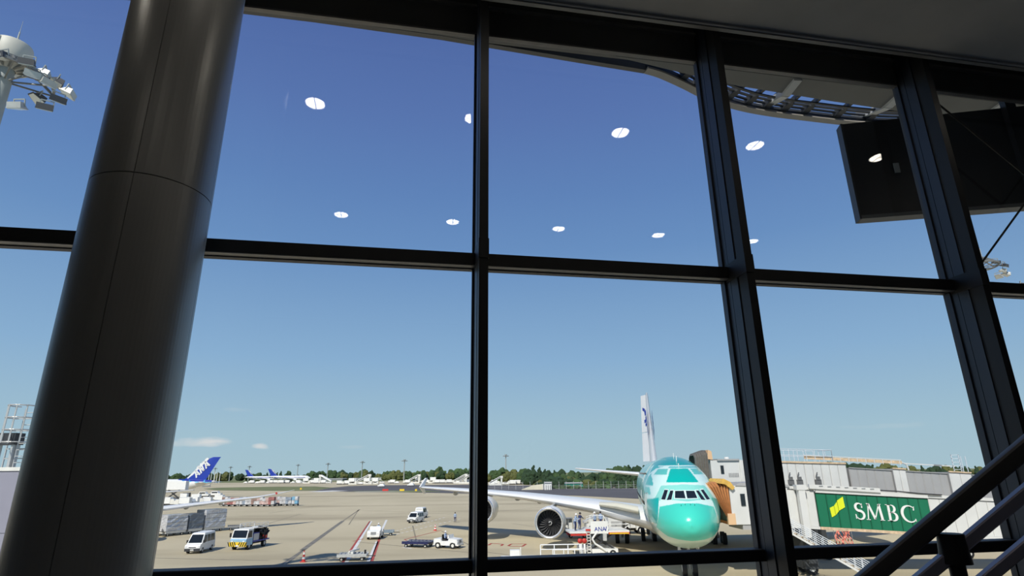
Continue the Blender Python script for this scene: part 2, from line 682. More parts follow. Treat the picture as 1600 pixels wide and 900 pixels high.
def densify(path, k=4):
    res = []
    for i in range(len(path) - 1):
        p0, p1, p2, p3 = path[max(0, i - 1)], path[i], path[i + 1], path[min(len(path) - 1, i + 2)]
        for j in range(k):
            t = j / k
            res.append(.5 * ((2 * p1) + (-p0 + p2) * t + (2 * p0 - 5 * p1 + 4 * p2 - p3) * t * t + (-p0 + 3 * p1 - 3 * p2 + p3) * t ** 3))
    res.append(path[-1])
    return res


def ribbon(path, d0, d1, z0, z1, name, m_, parent):
    a, b = offset_path(path, d0), offset_path(path, d1)
    rings = []
    for p, q in zip(a, b):
        rings.append([(p.x, p.y, z0), (q.x, q.y, z0), (q.x, q.y, z1), (p.x, p.y, z1)])
    return MB().loft(rings).build(name, m_, parent)


ring_path = densify(loc[3:], 5)
straight = loc[:4]
ribbon(straight, 0, .10, hz, hz + .16, 'edge_strip', FASC, can)
ribbon(ring_path, 0, .16, hz - .0, hz + .04, 'ring_underside', mat('ground lit ring face', (.34, .31, .28), .6, var=.06, scale=2), can)  # lighter brown: light bounced off the ground, painted on this face
ribbon(ring_path, .01, .15, hz + .04, hz + .15, 'ring_beam', LOUV, can)
for k, (d, zz) in enumerate(((.20, .12), (.34, .09), (.48, .05))):
    ribbon(ring_path[4:], d, d + .05, hz + zz, hz + zz + .03, 'louvre_slat', LOUV, can)
for i in range(9, len(ring_path) - 2, 3):
    p = ring_path[i]
    t = (ring_path[i + 1] - ring_path[i - 1]).normalized()
    inn = Vector((t.y, -t.x, 0))
    a, b = p + inn * .05, p + inn * 1.05
    MB().bar((a.x, a.y, hz + .12), (b.x, b.y, hz + .12), .06, .10).bar(
        (a.x + inn.x * .1, a.y + inn.y * .1, hz + .12), (a.x + inn.x * .35, a.y + inn.y * .35, hz + .13), .14, .12).build('louvre_bracket', LOUV, can)
for (uu, n1_) in ((7.0, 8.06), (9.3, 8.06), (11.6, 8.06)):
    pr = [(uu, n1_, hz + .02), (uu + .05, n1_ + .45, hz + .0), (uu + .08, n1_ + .95, hz + .16), (uu + .1, n1_ + 1.35, hz + .34)]
    mbk = MB()
    for a, b in zip(pr[:-1], pr[1:]):
        mbk.bar(a, b, .16, .12)
    mbk.build('curved_bracket', LGREY, can)

# large dark panel hung outside behind the widest mullion
PANM = mat('dark panel face', (.004, .004, .007), .45, var=.1, scale=2)
pan = thing('hanging_panel', 'large dark rectangular panel hung outside behind the widest mullion', 'panel', (5.60, 8.5, EYE), math.atan2(-.37, 2.12))
MB().box(0, 6, 0, .16, 3.86, 5.55).build('panel_body', PANM, pan)
MB().box(0, 6, -.02, .18, 3.80, 3.86).build('bottom_edge', mat('lit panel edge', (.11, .11, .11), .5), pan)  # paler than the body: light on the bottom face, put into the colour
MB().box(-.03, 0.0, -.015, .175, 3.80, 5.55).build('side_edge', mat('panel side', (.03, .031, .035), .5), pan)
MB().box(2.6, 2.72, .16, .24, 5.4, 7.3).build('hanger', DARK, pan)
MB().box(5.1, 5.22, .16, .24, 5.4, 7.3).build('hanger', DARK, pan)
MB().box(.62, .70, -.035, -.02, 4.55, 4.72).build('latch', GREY, pan)
hp = thing('hanger_post', 'dark vertical hanger post in front of the big panel at right edge', 'post', (7.93, 8.10, EYE), math.atan2(-.37, 2.12))
MB().box(0, .14, -.16, -.04, 2.9, 7.0).build('post_body', PANM, hp)
MB().box(-.03, .17, -.18, -.02, 2.84, 2.9).build('end_plate', DARK, hp)

# =================================================================== apron
gm = bpy.data.materials.new('apron concrete')
gm.use_nodes = True
t = gm.node_tree
b = t.nodes['Principled BSDF']
b.inputs['Roughness'].default_value = .85
tcn = t.nodes.new('ShaderNodeTexCoord')


def gnoise(scale, stretch, det=5):
    mpn = t.nodes.new('ShaderNodeMapping')
    mpn.inputs['Scale'].default_value = stretch
    t.links.new(tcn.outputs['Object'], mpn.inputs[0])
    z = t.nodes.new('ShaderNodeTexNoise')
    z.inputs['Scale'].default_value = scale
    z.inputs['Detail'].default_value = det
    t.links.new(mpn.outputs[0], z.inputs['Vector'])
    return z.outputs['Fac']


rp = t.nodes.new('ShaderNodeValToRGB')
rp.color_ramp.elements[0].position = .30
rp.color_ramp.elements[0].color = (.475, .405, .262, 1)
rp.color_ramp.elements[1].position = .66
rp.color_ramp.elements[1].color = (.590, .508, .342, 1)
t.links.new(gnoise(.035, (1, .55, 1), 6), rp.inputs[0])
rp2 = t.nodes.new('ShaderNodeValToRGB')           # tyre-blackened, weathered streaks
rp2.color_ramp.elements[0].position = .50
rp2.color_ramp.elements[0].color = (1, 1, 1, 1)
rp2.color_ramp.elements[1].position = .74
rp2.color_ramp.elements[1].color = (.62, .60, .57, 1)
t.links.new(gnoise(.05, (.22, 1.0, 1), 4), rp2.inputs[0])
mxg = t.nodes.new('ShaderNodeMixRGB')
mxg.blend_type = 'MULTIPLY'
mxg.inputs[0].default_value = 1
t.links.new(rp.outputs[0], mxg.inputs[1])
t.links.new(rp2.outputs[0], mxg.inputs[2])
t.links.new(mxg.outputs[0], b.inputs['Base Color'])
bpn = t.nodes.new('ShaderNodeBump')
bpn.inputs['Strength'].default_value = .2
t.links.new(gnoise(1.2, (1, 1, 1)), bpn.inputs['Height'])
t.links.new(bpn.outputs[0], b.inputs['Normal'])
APRON = gm
ASPH = mat('dark asphalt', (.105, .098, .100), .9, var=.12, scale=.03)
GRASS = mat('dry grass', (.17, .19, .075), .95, var=.3, scale=.06, bump=.3)
PALE = mat('pale concrete', (.46, .43, .38), .9, var=.1, scale=.05)
WLINE = mat('white road paint', (.74, .73, .70), .8, var=.1, scale=.8)
RLINE = mat('red road paint', (.42, .07, .055), .8, var=.15, scale=.8)
TAR = mat('dark tar strip', (.20, .185, .155), .85, var=.3, scale=.6)
JOINT = mat('slab joint', (.27, .235, .17), .9, var=.2, scale=.5)

gr = MB().add([(-6000, 7.5, 0), (6000, 7.5, 0), (6000, 9000, 0), (-6000, 9000, 0)], [(0, 1, 2, 3)]).build('ground', APRON)
gr['kind'] = 'structure'


def gpatch(name, m_, px, z):
    p = [G(x, y) for x, y in px]
    return MB().add([(q.x, q.y, z) for q in p], [tuple(range(len(p)))]).build(name, m_, gr)


far = MB().add([(-5000, 800, .02), (5000, 800, .02), (5000, 8800, .02), (-5000, 8800, .02)], [(0, 1, 2, 3)]).build('far_grass', GRASS, gr)
gpatch('runway', ASPH, [(492, 767), (520, 762), (545, 759.6), (600, 758.3), (745, 757.4), (900, 760), (1006, 763.5), (1006, 780), (900, 774.5), (745, 771.5), (690, 770.5), (640, 769.5), (560, 768.8)], .04)
gpatch('grass_verge', GRASS, [(318, 764), (340, 762.2), (420, 760.6), (492, 760.2), (520, 762), (492, 766.5), (430, 767), (340, 766.2)], .05)
gpatch('grass_verge', GRASS, [(548, 767.6), (610, 766.6), (670, 766.8), (692, 768.3), (640, 769.3), (560, 769.0)], .06)
gpatch('pale_strip', PALE, [(552, 768.2), (600, 767.6), (640, 768.2), (560, 769.2)], .07)
gpatch('taxi_line', WLINE, [(480, 768.3), (520, 766.6), (545, 766.9), (500, 769)], .07)


def strip(name, m_, a, b, wd, z=.012):
    a, b = Vector((*G(*a)[:2], z)), Vector((*G(*b)[:2], z))
    d = (b - a).normalized()
    s_ = Vector((d.y, -d.x, 0)) * (wd / 2)
    return MB().add([a - s_, a + s_, b + s_, b - s_], [(0, 1, 2, 3)]).build(name, m_, gr)


strip('lane_line', WLINE, (541, 879), (580, 814.5), .42)
strip('lane_line_edge', RLINE, (534, 881), (578, 814.5), .30)
strip('lane_line', WLINE, (574, 882), (589.5, 846), .42)
strip('lane_line_edge', RLINE, (579, 882), (592.5, 843), .36)
strip('lane_line', WLINE, (596, 830), (604, 812.5), .40)
strip('tar_strip', TAR, (472, 860), (536, 814), .72)
strip('tar_strip', TAR, (434, 886), (474, 859), .26)
strip('tar_strip', TAR, (444, 884), (476, 859), .26)
strip('tar_strip', JOINT, (536, 814), (562, 796), .4)
for (a, b) in (((607, 833), (697, 808)), ((611, 837), (722, 810))):
    n_ = 15
    for i in range(n_):
        p = (a[0] + (b[0] - a[0]) * (i + .12) / n_, a[1] + (b[1] - a[1]) * (i + .12) / n_)
        q = (a[0] + (b[0] - a[0]) * (i + .62) / n_, a[1] + (b[1] - a[1]) * (i + .62) / n_)
        strip('dash_mark', WLINE, p, q, .28)
for a, b, w_ in (((632, 843), (690, 828.5), .22), ((551, 846), (568, 842), .25), ((592, 841), (600, 838), .3), ((632, 843), (636, 845), .2)):
    strip('red_line', RLINE, a, b, w_, .014)
for seq in (((763, 852), (768, 849), (786, 850.5), (783, 853)), ((794, 853), (799, 850), (822, 850), (816, 854), (795, 853.3))):
    for a, b in zip(seq[:-1], seq[1:]):
        strip('red_letter_stroke', RLINE, a, b, .30, .014)
strip('paint_dash', WLINE, (629, 855), (643, 857), .35)
for a, b in (((560, 847), (760, 866)), ((645, 822), (652, 851)), ((420, 802), (500, 790)), ((300, 800), (560, 797)), ((560, 797), (760, 806)), ((690, 830), (740, 855)),
             ((560, 797), (545, 820)), ((755, 862), (800, 868)), ((240, 872), (420, 876)), ((420, 818), (470, 803)), ((765, 800), (880, 790)), ((800, 818), (835, 823)), ((640, 806), (560, 812)), ((480, 803), (370, 806))):
    strip('slab_joint', JOINT, a, b, .22)
for a, b, w_ in (((545, 780), (660, 778), 5), ((600, 786), (730, 783), 4), ((430, 803), (560, 796), 3), ((300, 812), (360, 812), 2)):
    pass

# =================================================================== aircraft (local axes: x aft from the nose, y starboard, z up from the ground)
AIRW = mat('aircraft white', (.78, .78, .77), .28, var=.02, scale=.6)
AIRG = mat('aircraft grey', (.46, .47, .48), .35, var=.05, scale=.6)
METAL = mat('polished inlet lip', (.72, .72, .73), .22, metal=.85)
SLATM = mat('cream slat', (.66, .63, .52), .4)
FANM = mat('fan blade titanium', (.15, .15, .16), .32, metal=.5)
DUCT = mat('inlet duct lining', (.06, .06, .065), .5)


def interp(tab, x):
    for a, b in zip(tab[:-1], tab[1:]):
        if x <= b[0]:
            k = (x - a[0]) / (b[0] - a[0])
            return [p + (q - p) * k for p, q in zip(a[1:], b[1:])]
    return list(tab[-1][1:])


def smooth_tab(tab, x):
    # Catmull-Rom through the stations
    for i in range(len(tab) - 1):
        if x <= tab[i + 1][0]:
            break
    p0, p1, p2, p3 = tab[max(0, i - 1)], tab[i], tab[i + 1], tab[min(len(tab) - 1, i + 2)]
    h = p2[0] - p1[0]
    k = min(1, max(0, (x - p1[0]) / h))
    res = []
    for j in range(1, len(p1)):
        m1 = (p2[j] - p0[j]) / (p2[0] - p0[0]) * h
        m2 = (p3[j] - p1[j]) / (p3[0] - p1[0]) * h
        res.append((2 * k ** 3 - 3 * k * k + 1) * p1[j] + (k ** 3 - 2 * k * k + k) * m1 + (-2 * k ** 3 + 3 * k * k) * p2[j] + (k ** 3 - k * k) * m2)
    return res


AF = [(0, 0), (.012, .30), (.05, .58), (.15, .88), (.30, 1.0), (.5, .86), (.75, .46), (1, .03)]


def foil(stations, vertical=False, k=0):
    """stations: (span, xLE, chord, height, thickness ratio)"""
    mb = MB()
    rings = []
    for s, xl, c, h, tr in stations:
        up = [(xl + a * c, h + b * tr * c * .55) for a, b in AF]
        lo = [(xl + a * c, h - b * tr * c * .45) for a, b in reversed(AF[1:])]
        ring = []
        for x, z in up + lo:
            ring.append((x, z, s) if vertical else (x, s, z))
        rings.append(ring)
    mb.loft(rings, k)
    return mb


def engine(parent, x0, y, z, rad, length, wing_z, fan=True, nblade=22, cowl=None, name='engine'):
    cowl = cowl or AIRW
    e = MB()
    R_ = rad
    prof = [(R_ * .80, .02 * length), (R_ * .86, -.006 * length), (R_ * .92, -.004 * length)]
    e.lathe(prof + [(R_ * .965, .03 * length), (R_ * 1.0, .16 * length), (R_ * 1.0, .35 * length), (R_ * .93, .65 * length), (R_ * .74, 1.0 * length), (R_ * .70, .99 * length), (R_ * .6, .8 * length)], 'x', (x0, y, z), 40)
    nac = e.build(name, cowl, parent, True)
    MB().lathe([(R_ * .80, .03 * length), (R_ * .855, -.010 * length), (R_ * .925, -.008 * length), (R_ * .972, .045 * length)], 'x', (x0, y, z), 40).build('inlet_lip', METAL, nac, True)
    MB().lathe([(R_ * .80, .03 * length), (R_ * .76, .12 * length), (R_ * .77, .2 * length)], 'x', (x0, y, z), 36).build('inlet_duct', DUCT, nac, True)
    xf = x0 + .2 * length
    MB().cyl((xf + .12, y, z), (xf + .2, y, z), R_ * .765, n=32).build('fan_backing', BLACK, nac)
    if fan:
        bl = MB()
        n_ = 7
        rows = []
        for i in range(n_ + 1):
            q = i / n_
            r_ = R_ * (.20 + .555 * q)
            tw = .95 - .75 * q
            sw = .22 * q * q
            a0, a1 = sw - .085 + .02 * q, sw + .085
            rows.append([(xf - .16 * math.sin(1.2 - tw) - .05, r_ * math.cos(a0), r_ * math.sin(a0)),
                         (xf + .09, r_ * math.cos(a1), r_ * math.sin(a1))])
        vs = [p for r_ in rows for p in r_]
        fs = [(2 * i, 2 * i + 1, 2 * i + 3, 2 * i + 2) for i in range(n_)]
        bl.add(vs, fs)
        b0 = bl.build('fan_blade', FANM, nac)
        b0.location = (0, y, z)
        for i in range(1, nblade):
            c = piece(b0, nac)
            c.rotation_euler = (2 * math.pi * i / nblade, 0, 0)
    MB().lathe([(0.001, -.42), (R_ * .05, -.36), (R_ * .13, -.18), (R_ * .21, .06)], 'x', (xf, y, z), 20).build('spinner', DARK, nac, True)
    sw = MB()
    pr = []
    for i in range(26):
        a = i / 25 * 5.2
        r_ = R_ * (.035 + .125 * i / 25)
        pr.append((xf - .42 + .48 * (r_ / (R_ * .21)) ** 1.25 - .03, y + r_ * math.cos(a), z + r_ * math.sin(a)))
    sw.tube(pr, .035, 5).build('spinner_swirl', AIRW, nac)
    MB().lathe([(R_ * .55, .78 * length), (R_ * .52, 1.0 * length), (R_ * .34, 1.22 * length), (R_ * .10, 1.42 * length), (.01, 1.45 * length)], 'x', (x0, y, z), 24).build('exhaust_cone', GREY, nac, True)
    py = MB()
    zt = z + R_ * .8
    py.hexa([(x0 + .22 * length, y - .16, zt), (x0 + 1.25 * length, y - .2, zt), (x0 + 1.25 * length, y + .2, zt), (x0 + .22 * length, y + .16, zt),
             (x0 + .55 * length, y - .12, wing_z), (x0 + 1.5 * length, y - .2, wing_z), (x0 + 1.5 * length, y + .2, wing_z), (x0 + .55 * length, y + .12, wing_z)])
    py.build('pylon', cowl, parent)
    return nac


def wheel(parent, c, r_, wd, axis=(0, 1, 0), name='wheel', hubm=None):
    a = Vector(axis).normalized() * (wd / 2)
    c = Vector(c)
    o = MB().cyl(c - a, c + a, r_, n=18).build(name, BLACK, parent, True, auto=True)
    MB().cyl(c - a * 1.06, c + a * 1.06, r_ * .52, n=12).build('hub', hubm or OFFW, o)
    return o


# ---------------- the big double-deck airliner
YAW = .182
A380 = thing('double_deck_airliner', 'large turquoise-nosed double deck airliner parked nose-in at the jet bridge', 'airplane', (14.88, 52.49, 0), math.pi / 2 - YAW)
TAB = [  # x, z bottom, z top, half width, superellipse exponent
    (0.0, 4.62, 4.66, .02, 2.0), (.12, 4.18, 5.10, .55, 2.0), (.35, 3.86, 5.48, .95, 2.0), (.8, 3.48, 5.92, 1.42, 2.05), (1.5, 3.12, 6.37, 1.92, 2.1), (2.3, 2.84, 6.76, 2.33, 2.12),
    (3.0, 2.66, 7.20, 2.60, 2.15), (3.6, 2.54, 7.66, 2.79, 2.15), (4.4, 2.42, 8.18, 2.99, 2.15), (5.6, 2.32, 8.80, 3.20, 2.15), (7.2, 2.25, 9.45, 3.39, 2.15),
    (9.2, 2.21, 10.0, 3.50, 2.15), (11.5, 2.2, 10.36, 3.56, 2.15), (14.5, 2.2, 10.58, 3.57, 2.15), (18, 2.2, 10.64, 3.57, 2.15), (46, 2.2, 10.64, 3.57, 2.15), (52, 2.65, 10.6, 3.4, 2.1),
    (58, 3.9, 10.4, 2.8, 2.05), (64, 5.6, 10.0, 1.95, 2.0), (69, 7.1, 9.55, 1.1, 2.0), (72, 8.0, 9.1, .45, 2.0), (72.7, 8.35, 8.75, .12, 2.0)]


def ring_at(x, n):
    zb, zt, hw, ex = smooth_tab(TAB, x)
    zc, hh = (zb + zt) / 2, (zt - zb) / 2
    r_ = []
    for i in range(n):
        a = 2 * math.pi * i / n
        c, s = math.cos(a), math.sin(a)
        y = hw * math.copysign(abs(c) ** (2 / ex), c)
        z = hh * math.copysign(abs(s) ** (2 / ex), s)
        # fuller lower lobe on the main deck, narrower crown
        k = z / hh
        y *= 1 - .05 * max(0, k) ** 2
        r_.append((x, y, zc + z))
    return r_


NSEG = 192
xs = []
x = 0.0
while x < 15:
    xs.append(x)
    x += .02 if x < .4 else (.055 if x < 6 else .08)
while x < 72.7:
    xs.append(x)
    x += .45
xs.append(72.7)
fv, ff = [], []
for x in xs:
    fv += ring_at(x, NSEG)
for j in range(len(xs) - 1):
    for i in range(NSEG):
        i2 = (i + 1) % NSEG
        ff.append((j * NSEG + i, (j + 1) * NSEG + i, (j + 1) * NSEG + i2, j * NSEG + i2))
bvh = BVHTree.FromPolygons(fv, ff)

# paint scheme: plain patches of turquoise, teal and mint parted by pale bands, shell-like cells further aft
PALEM, TURQ, TEAL, MIDM, DTEAL, BELLY = (.68, .90, .83), (.06, .64, .50), (.0, .43, .375), (.27, .70, .60), (.012, .30, .30), (.60, .76, .66)
rc = random.Random(11)
cells = []
for i in range(11):
    for j in range(6):
        cells.append((8.5 + i * 4.2 + rc.uniform(-1, 1) + (j % 2) * 1.8, -1.95 + j * 0.78 + rc.uniform(-.12, .12), rc.choice([TEAL, DTEAL, MIDM, TEAL, (.10, .50, .47), (.16, .55, .52)])))


def paint(x, y, z):
    a = abs(y)
    zb, zt, hw, ex = smooth_tab(TAB, x)
    zc = (zb + zt) / 2
    if x < 9.5 and z < 9.35:
        mouth = 3.42 + .06 * y * y + max(0, a - 1.9) * .40
        if z < mouth and x < 9:
            return BELLY
        top = 6.38 - .03 * y * y - max(0, a - .9) * .14
        if a < 2.22 + (6.6 - z) * .22 and z < top and x < 5.2:
            return TURQ
        if 2.34 + (6.6 - z) * .16 < a < 3.35 and 4.55 < z < 6.75 - (a - 2.4) * .25 and x < 8.2:
            return TEAL
        if 6.60 - max(0, a - 1.1) * .05 - .10 * max(0, .9 - a) < z < 7.90 - .06 * a and a < 2.70 - (z - 6.6) * .62:
            return MIDM
        if 8.06 < z < 9.30 and a < 1.48 - (z - 8.06) * .52:
            return (.0, .48, .40)
        if 8.75 < z < 9.28 and 1.18 - (z - 9.0) * .4 < a < 2.45 - (z - 8.7) * .9:
            return (.12, .56, .48)
        if 2.62 < a and 7.75 < z < 8.95:
            return (.04, .47, .41)
        if 2.95 < a and 6.95 < z < 7.6:
            return (.14, .58, .50)
        return PALEM
    if z < zc - 2.2 and x < 50:
        return (.66, .70, .68)
    if 9.52 < z and x < 15.5 and a < 1.75 + .1 * (x - 9):
        return (.0, .36, .325) if z > 9.62 else PALEM
    if x > 52:
        return (.72, .77, .77)
    hh = (zt - zb) / 2
    an = math.atan2(y / max(.05, hw), (z - zc) / hh)
    d1 = d2 = 1e9
    cc = PALEM
    for cx, ca, col in cells:
        d = math.hypot((x - cx), (an - ca) * 3.9)
        if d < d1:
            d2, d1, cc = d1, d, col
        elif d < d2:
            d2 = d
    return PALEM if d2 - d1 < .34 else cc


me = bpy.data.meshes.new('fuselage')
me.from_pydata(fv, [], ff)
at = me.color_attributes.new('paint', 'FLOAT_COLOR', 'POINT')
buf = []
for p in fv:
    buf += [*paint(*p), 1.0]
at.data.foreach_set('color', buf)
me.polygons.foreach_set('use_smooth', [True] * len(ff))
pm = bpy.data.materials.new('livery paint')
pm.use_nodes = True
an_ = pm.node_tree.nodes.new('ShaderNodeAttribute')
an_.attribute_name = 'paint'
pb = pm.node_tree.nodes['Principled BSDF']
pm.node_tree.links.new(an_.outputs['Color'], pb.inputs['Base Color'])
pb.inputs['Roughness'].default_value = .26
pb.inputs['Coat Weight'].default_value = .4
pb.inputs['Coat Roughness'].default_value = .08
me.materials.append(pm)
import bmesh
bm = bmesh.new()
bm.from_mesh(me)
bmesh.ops.recalc_face_normals(bm, faces=bm.faces)
bm.to_mesh(me)
bm.free()
fus = bpy.data.objects.new('fuselage', me)
COL.objects.link(fus)
fus.parent = A380


def conform(quad, off, name, m_, parent, n=8, d=(1, 0, 0), start=-4.0):
    # quad of (y, z) corners wrapped onto the nose from ahead
    mb = MB()
    vs = []
    for j in range(n + 1):
        for i in range(n + 1):
            u, v = i / n, j / n
            q = [(1 - u) * (1 - v) * quad[0][k] + u * (1 - v) * quad[1][k] + u * v * quad[2][k] + (1 - u) * v * quad[3][k] for k in (0, 1)]
            hit, nn, _, _ = bvh.ray_cast(Vector((start, q[0], q[1])), Vector(d))
            if nn.x > 0:
                nn = -nn
            vs.append(hit + nn * off)
    fs = [(j * (n + 1) + i, j * (n + 1) + i + 1, (j + 1) * (n + 1) + i + 1, (j + 1) * (n + 1) + i) for j in range(n) for i in range(n)]
    return mb.add(vs, fs).build(name, m_, parent, True)


PANES = [[(.07, 6.74), (.96, 6.76), (.84, 7.33), (.09, 7.35)], [(1.28, 6.62), (1.66, 6.58), (1.24, 7.36), (.98, 7.36)], [(1.79, 6.60), (2.12, 6.62), (1.72, 7.42), (1.43, 7.40)]]
WFR = mat('windscreen surround', (.70, .88, .82), .4)
for qd in PANES:
    for s in (1, -1):
        q = [(s * y, z) for y, z in qd]
        cy, cz = sum(p[0] for p in q) / 4, sum(p[1] for p in q) / 4
        big = [(cy + (y - cy) * 1.22, cz + (z - cz) * 1.22) for y, z in q]
        conform(big, .012, 'window_surround', WFR, fus)
        conform(q, .03, 'windscreen_pane', WINDOW, fus)
for y, z in ((-.55, 6.2), (-.2, 6.25), (.25, 6.25), (.6, 6.18)):      # probes ahead of the windscreen
    hit, nn, _, _ = bvh.ray_cast(Vector((-4, y, z)), Vector((1, 0, 0)))
    MB().bar(hit, hit + Vector((-.12, 0, .10)), .035).build('probe', DARK, fus)
for xx, hh in ((9.2, .55), (12.5, .45), (7.2, .35)):
    zt = smooth_tab(TAB, xx)[1]
    MB().box(xx, xx + .35, -.03, .03, zt - .1, zt + hh).build('antenna', AIRW, fus)
# starboard and port passenger windows of both decks
for s in (1, -1):
    mbw = MB()
    for zz, x0, x1 in ((6.05, 9.0, 60), (8.75, 13.5, 56)):
        xx = x0
        while xx < x1:
            hit, nn, _, _ = bvh.ray_cast(Vector((xx, s * 8, zz)), Vector((0, -s, 0)))
            hit = hit + nn * (.01 if nn.y * s > 0 else -.01)
            mbw.box(xx - .12, xx + .12, hit.y - .012, hit.y + .012, zz - .17, zz + .17)
            xx += .62
    o = mbw.build('cabin_windows', WINDOW, fus)
    o['kind'] = 'stuff'
    for xd, zz, hh in ((6.9, 5.05, 2.0), (16.6, 5.05, 2.0), (15.2, 7.95, 1.9)):        # doors, outlined
        fr = MB()
        prev = None
        for xe, z in [(xd, zz + hh * j / 6) for j in range(7)] + [(xd + 1.1, zz + hh * j / 6) for j in range(6, -1, -1)] + [(xd, zz)]:
            if True:
                hit, nn, _, _ = bvh.ray_cast(Vector((xe, s * 8, z)), Vector((0, -s, 0)))
                p = Vector((xe, hit.y + s * .01, z))
                if prev is not None:
                    fr.bar(prev, p, .05)
                prev = p
        fr.build('door_outline', AIRG, fus)

WZ = {3.0: 3.55, 14.85: 5.0, 25.7: 5.95, 39.9: 6.95}
for s in (1, -1):
    stn = [(s * 2.6, 17.6, 18.6, 3.6, .15), (s * 4.2, 19.2, 17.2, 3.85, .145), (s * 9.5, 23.1, 14.6, 4.75, .12), (s * 14.85, 27.0, 11.6, 5.35, .115), (s * 20.5, 31.2, 9.4, 5.85, .11),
           (s * 25.7, 35.0, 7.5, 6.2, .105), (s * 33, 40.3, 5.6, 6.55, .10), (s * 39.2, 45.0, 3.9, 6.8, .09), (s * 39.9, 45.9, 2.6, 6.85, .06)]
    wg = foil(stn).build('wing', AIRW, A380, True, auto=True)
    foil([(s * 4.0, 17.9, 4.2, 4.75, .20), (s * 6.5, 19.9, 4.0, 5.15, .20), (s * 8.6, 21.9, 3.2, 5.25, .16)]).build('inboard_slat', SLATM, wg, True, auto=True)
    for yy, xx, zz, ln in ((7.6, 33.0, 3.75, 6.0), (11.2, 33.6, 4.2, 5.4), (18.2, 36.2, 4.95, 4.4), (21.9, 38.2, 5.3, 3.9), (29.5, 41.6, 5.75, 3.0), (33.2, 43.4, 5.95, 2.4)):
        MB().lathe([(.02, 0), (.34, ln * .2), (.42, ln * .45), (.26, ln * .8), (.03, ln)], 'x', (xx, s * yy, zz), 10).build('flap_fairing', AIRG, wg, True)
    tf = MB().prism([(45.3, 6.9), (47.5, 6.95), (49.3, 8.35), (48.3, 8.35)], s * 39.75, s * 39.95)
    tf.prism([(45.3, 6.85), (47.5, 6.8), (48.6, 5.75), (47.8, 5.75)], s * 39.75, s * 39.95)
    tf.build('tip_fence', AIRW, wg)
    for zz in (0,):
        # belly-to-wing root fairing
        MB().lathe([(.05, 16.0), (.9, 18.0), (1.5, 21), (1.7, 28), (1.5, 36), (.6, 42), (.05, 44)], 'x', (0, s * 1.7, 3.45), 18).build('root_fairing', AIRG, wg, True)
    engine(A380, 22.0, s * 14.85, 3.1, 1.92, 5.4, 5.0)
    engine(A380, 31.2, s * 25.7, 4.05, 1.92, 5.4, 5.9)
    stb = foil([(s * .6, 60.0, 8.5, 8.35, .10), (s * 2.2, 61.3, 7.4, 8.5, .10), (s * 15.0, 69.3, 3.0, 9.75, .09), (s * 15.3, 69.9, 1.9, 9.8, .05)]).build('stabilizer', AIRW, A380, True, auto=True)
def finx(z):            # leading edge, hinge line and trailing edge of the fin at height z
    k = (z - 10.6) / (24.1 - 10.6)
    return 54.5 + k * 10.5, 63.4 + k * 4.9, 67.0 + k * 3.6


fr_ = []
for z in (9.6, 10.6, 15, 20, 23.4, 24.1):
    le, hg, te = finx(z)
    if z < 10:
        le = 50.5
    hw = .62 - .026 * (z - 9.6)
    if z > 24:
        hw *= .7
    fr_.append([(le, 0, z), (le + .5, hw * .45, z), (le + 2.2, hw * .9, z), (hg - 1.5, hw, z), (hg, hw * .72, z), (hg, -hw * .72, z), (hg - 1.5, -hw, z), (le + 2.2, -hw * .9, z), (le + .5, -hw * .45, z)])
fin = MB().loft(fr_).build('fin', AIRW, A380, True, auto=True)
RUD = R(27)
rudders = []
for z0, z1 in ((10.9, 16.35), (16.5, 24.0)):
    rg_ = []
    for z in (z0, z1):
        le, hg, te = finx(z)
        ch_, hw = te - hg, (.62 - .026 * (z - 9.6)) * .70
        c_, s_ = math.cos(RUD), math.sin(RUD)
        tr_ = lambda a_, b_: (hg + .1 + a_ * c_ - b_ * s_, a_ * s_ + b_ * c_, z)
        rg_.append([tr_(0, -hw), tr_(ch_, -.05), tr_(ch_, .05), tr_(0, hw)])
    rudders.append(MB().loft(rg_).build('rudder', AIRW, A380))


def rudder_strokes(z0, polys):
    # dark blue strokes on the swung rudder face: (share of chord, height)
    for poly in polys:
        vs = []
        for off in (.02, .05):
            for a_, z in poly:
                le, hg, te = finx(z)
                ch_, hw = te - hg, (.62 - .026 * (z - 9.6)) * .70
                q = a_ * ch_
                b_ = hw + (.05 - hw) * a_ + off
                vs.append((hg + .1 + q * math.cos(RUD) - b_ * math.sin(RUD), q * math.sin(RUD) + b_ * math.cos(RUD), z))
        n_ = len(poly)
        MB().add(vs, [tuple(range(n_)), tuple(range(2 * n_ - 1, n_ - 1, -1))] + [(i, i + n_, (i + 1) % n_ + n_, (i + 1) % n_) for i in range(n_)]).build('emblem_stroke', BLUEP, rudders[1])


rudder_strokes(0, [[(.30, 20.5), (.72, 20.9), (.72, 21.5), (.30, 21.1)], [(.18, 20.9), (.42, 20.5), (.34, 19.7), (.16, 19.9)], [(.12, 19.6), (.28, 19.5), (.30, 18.6), (.14, 18.7)],
                   [(.20, 19.0), (.50, 18.9), (.48, 18.3), (.22, 18.3)], [(.14, 18.2), (.34, 18.1), (.34, 17.6), (.16, 17.7)]])


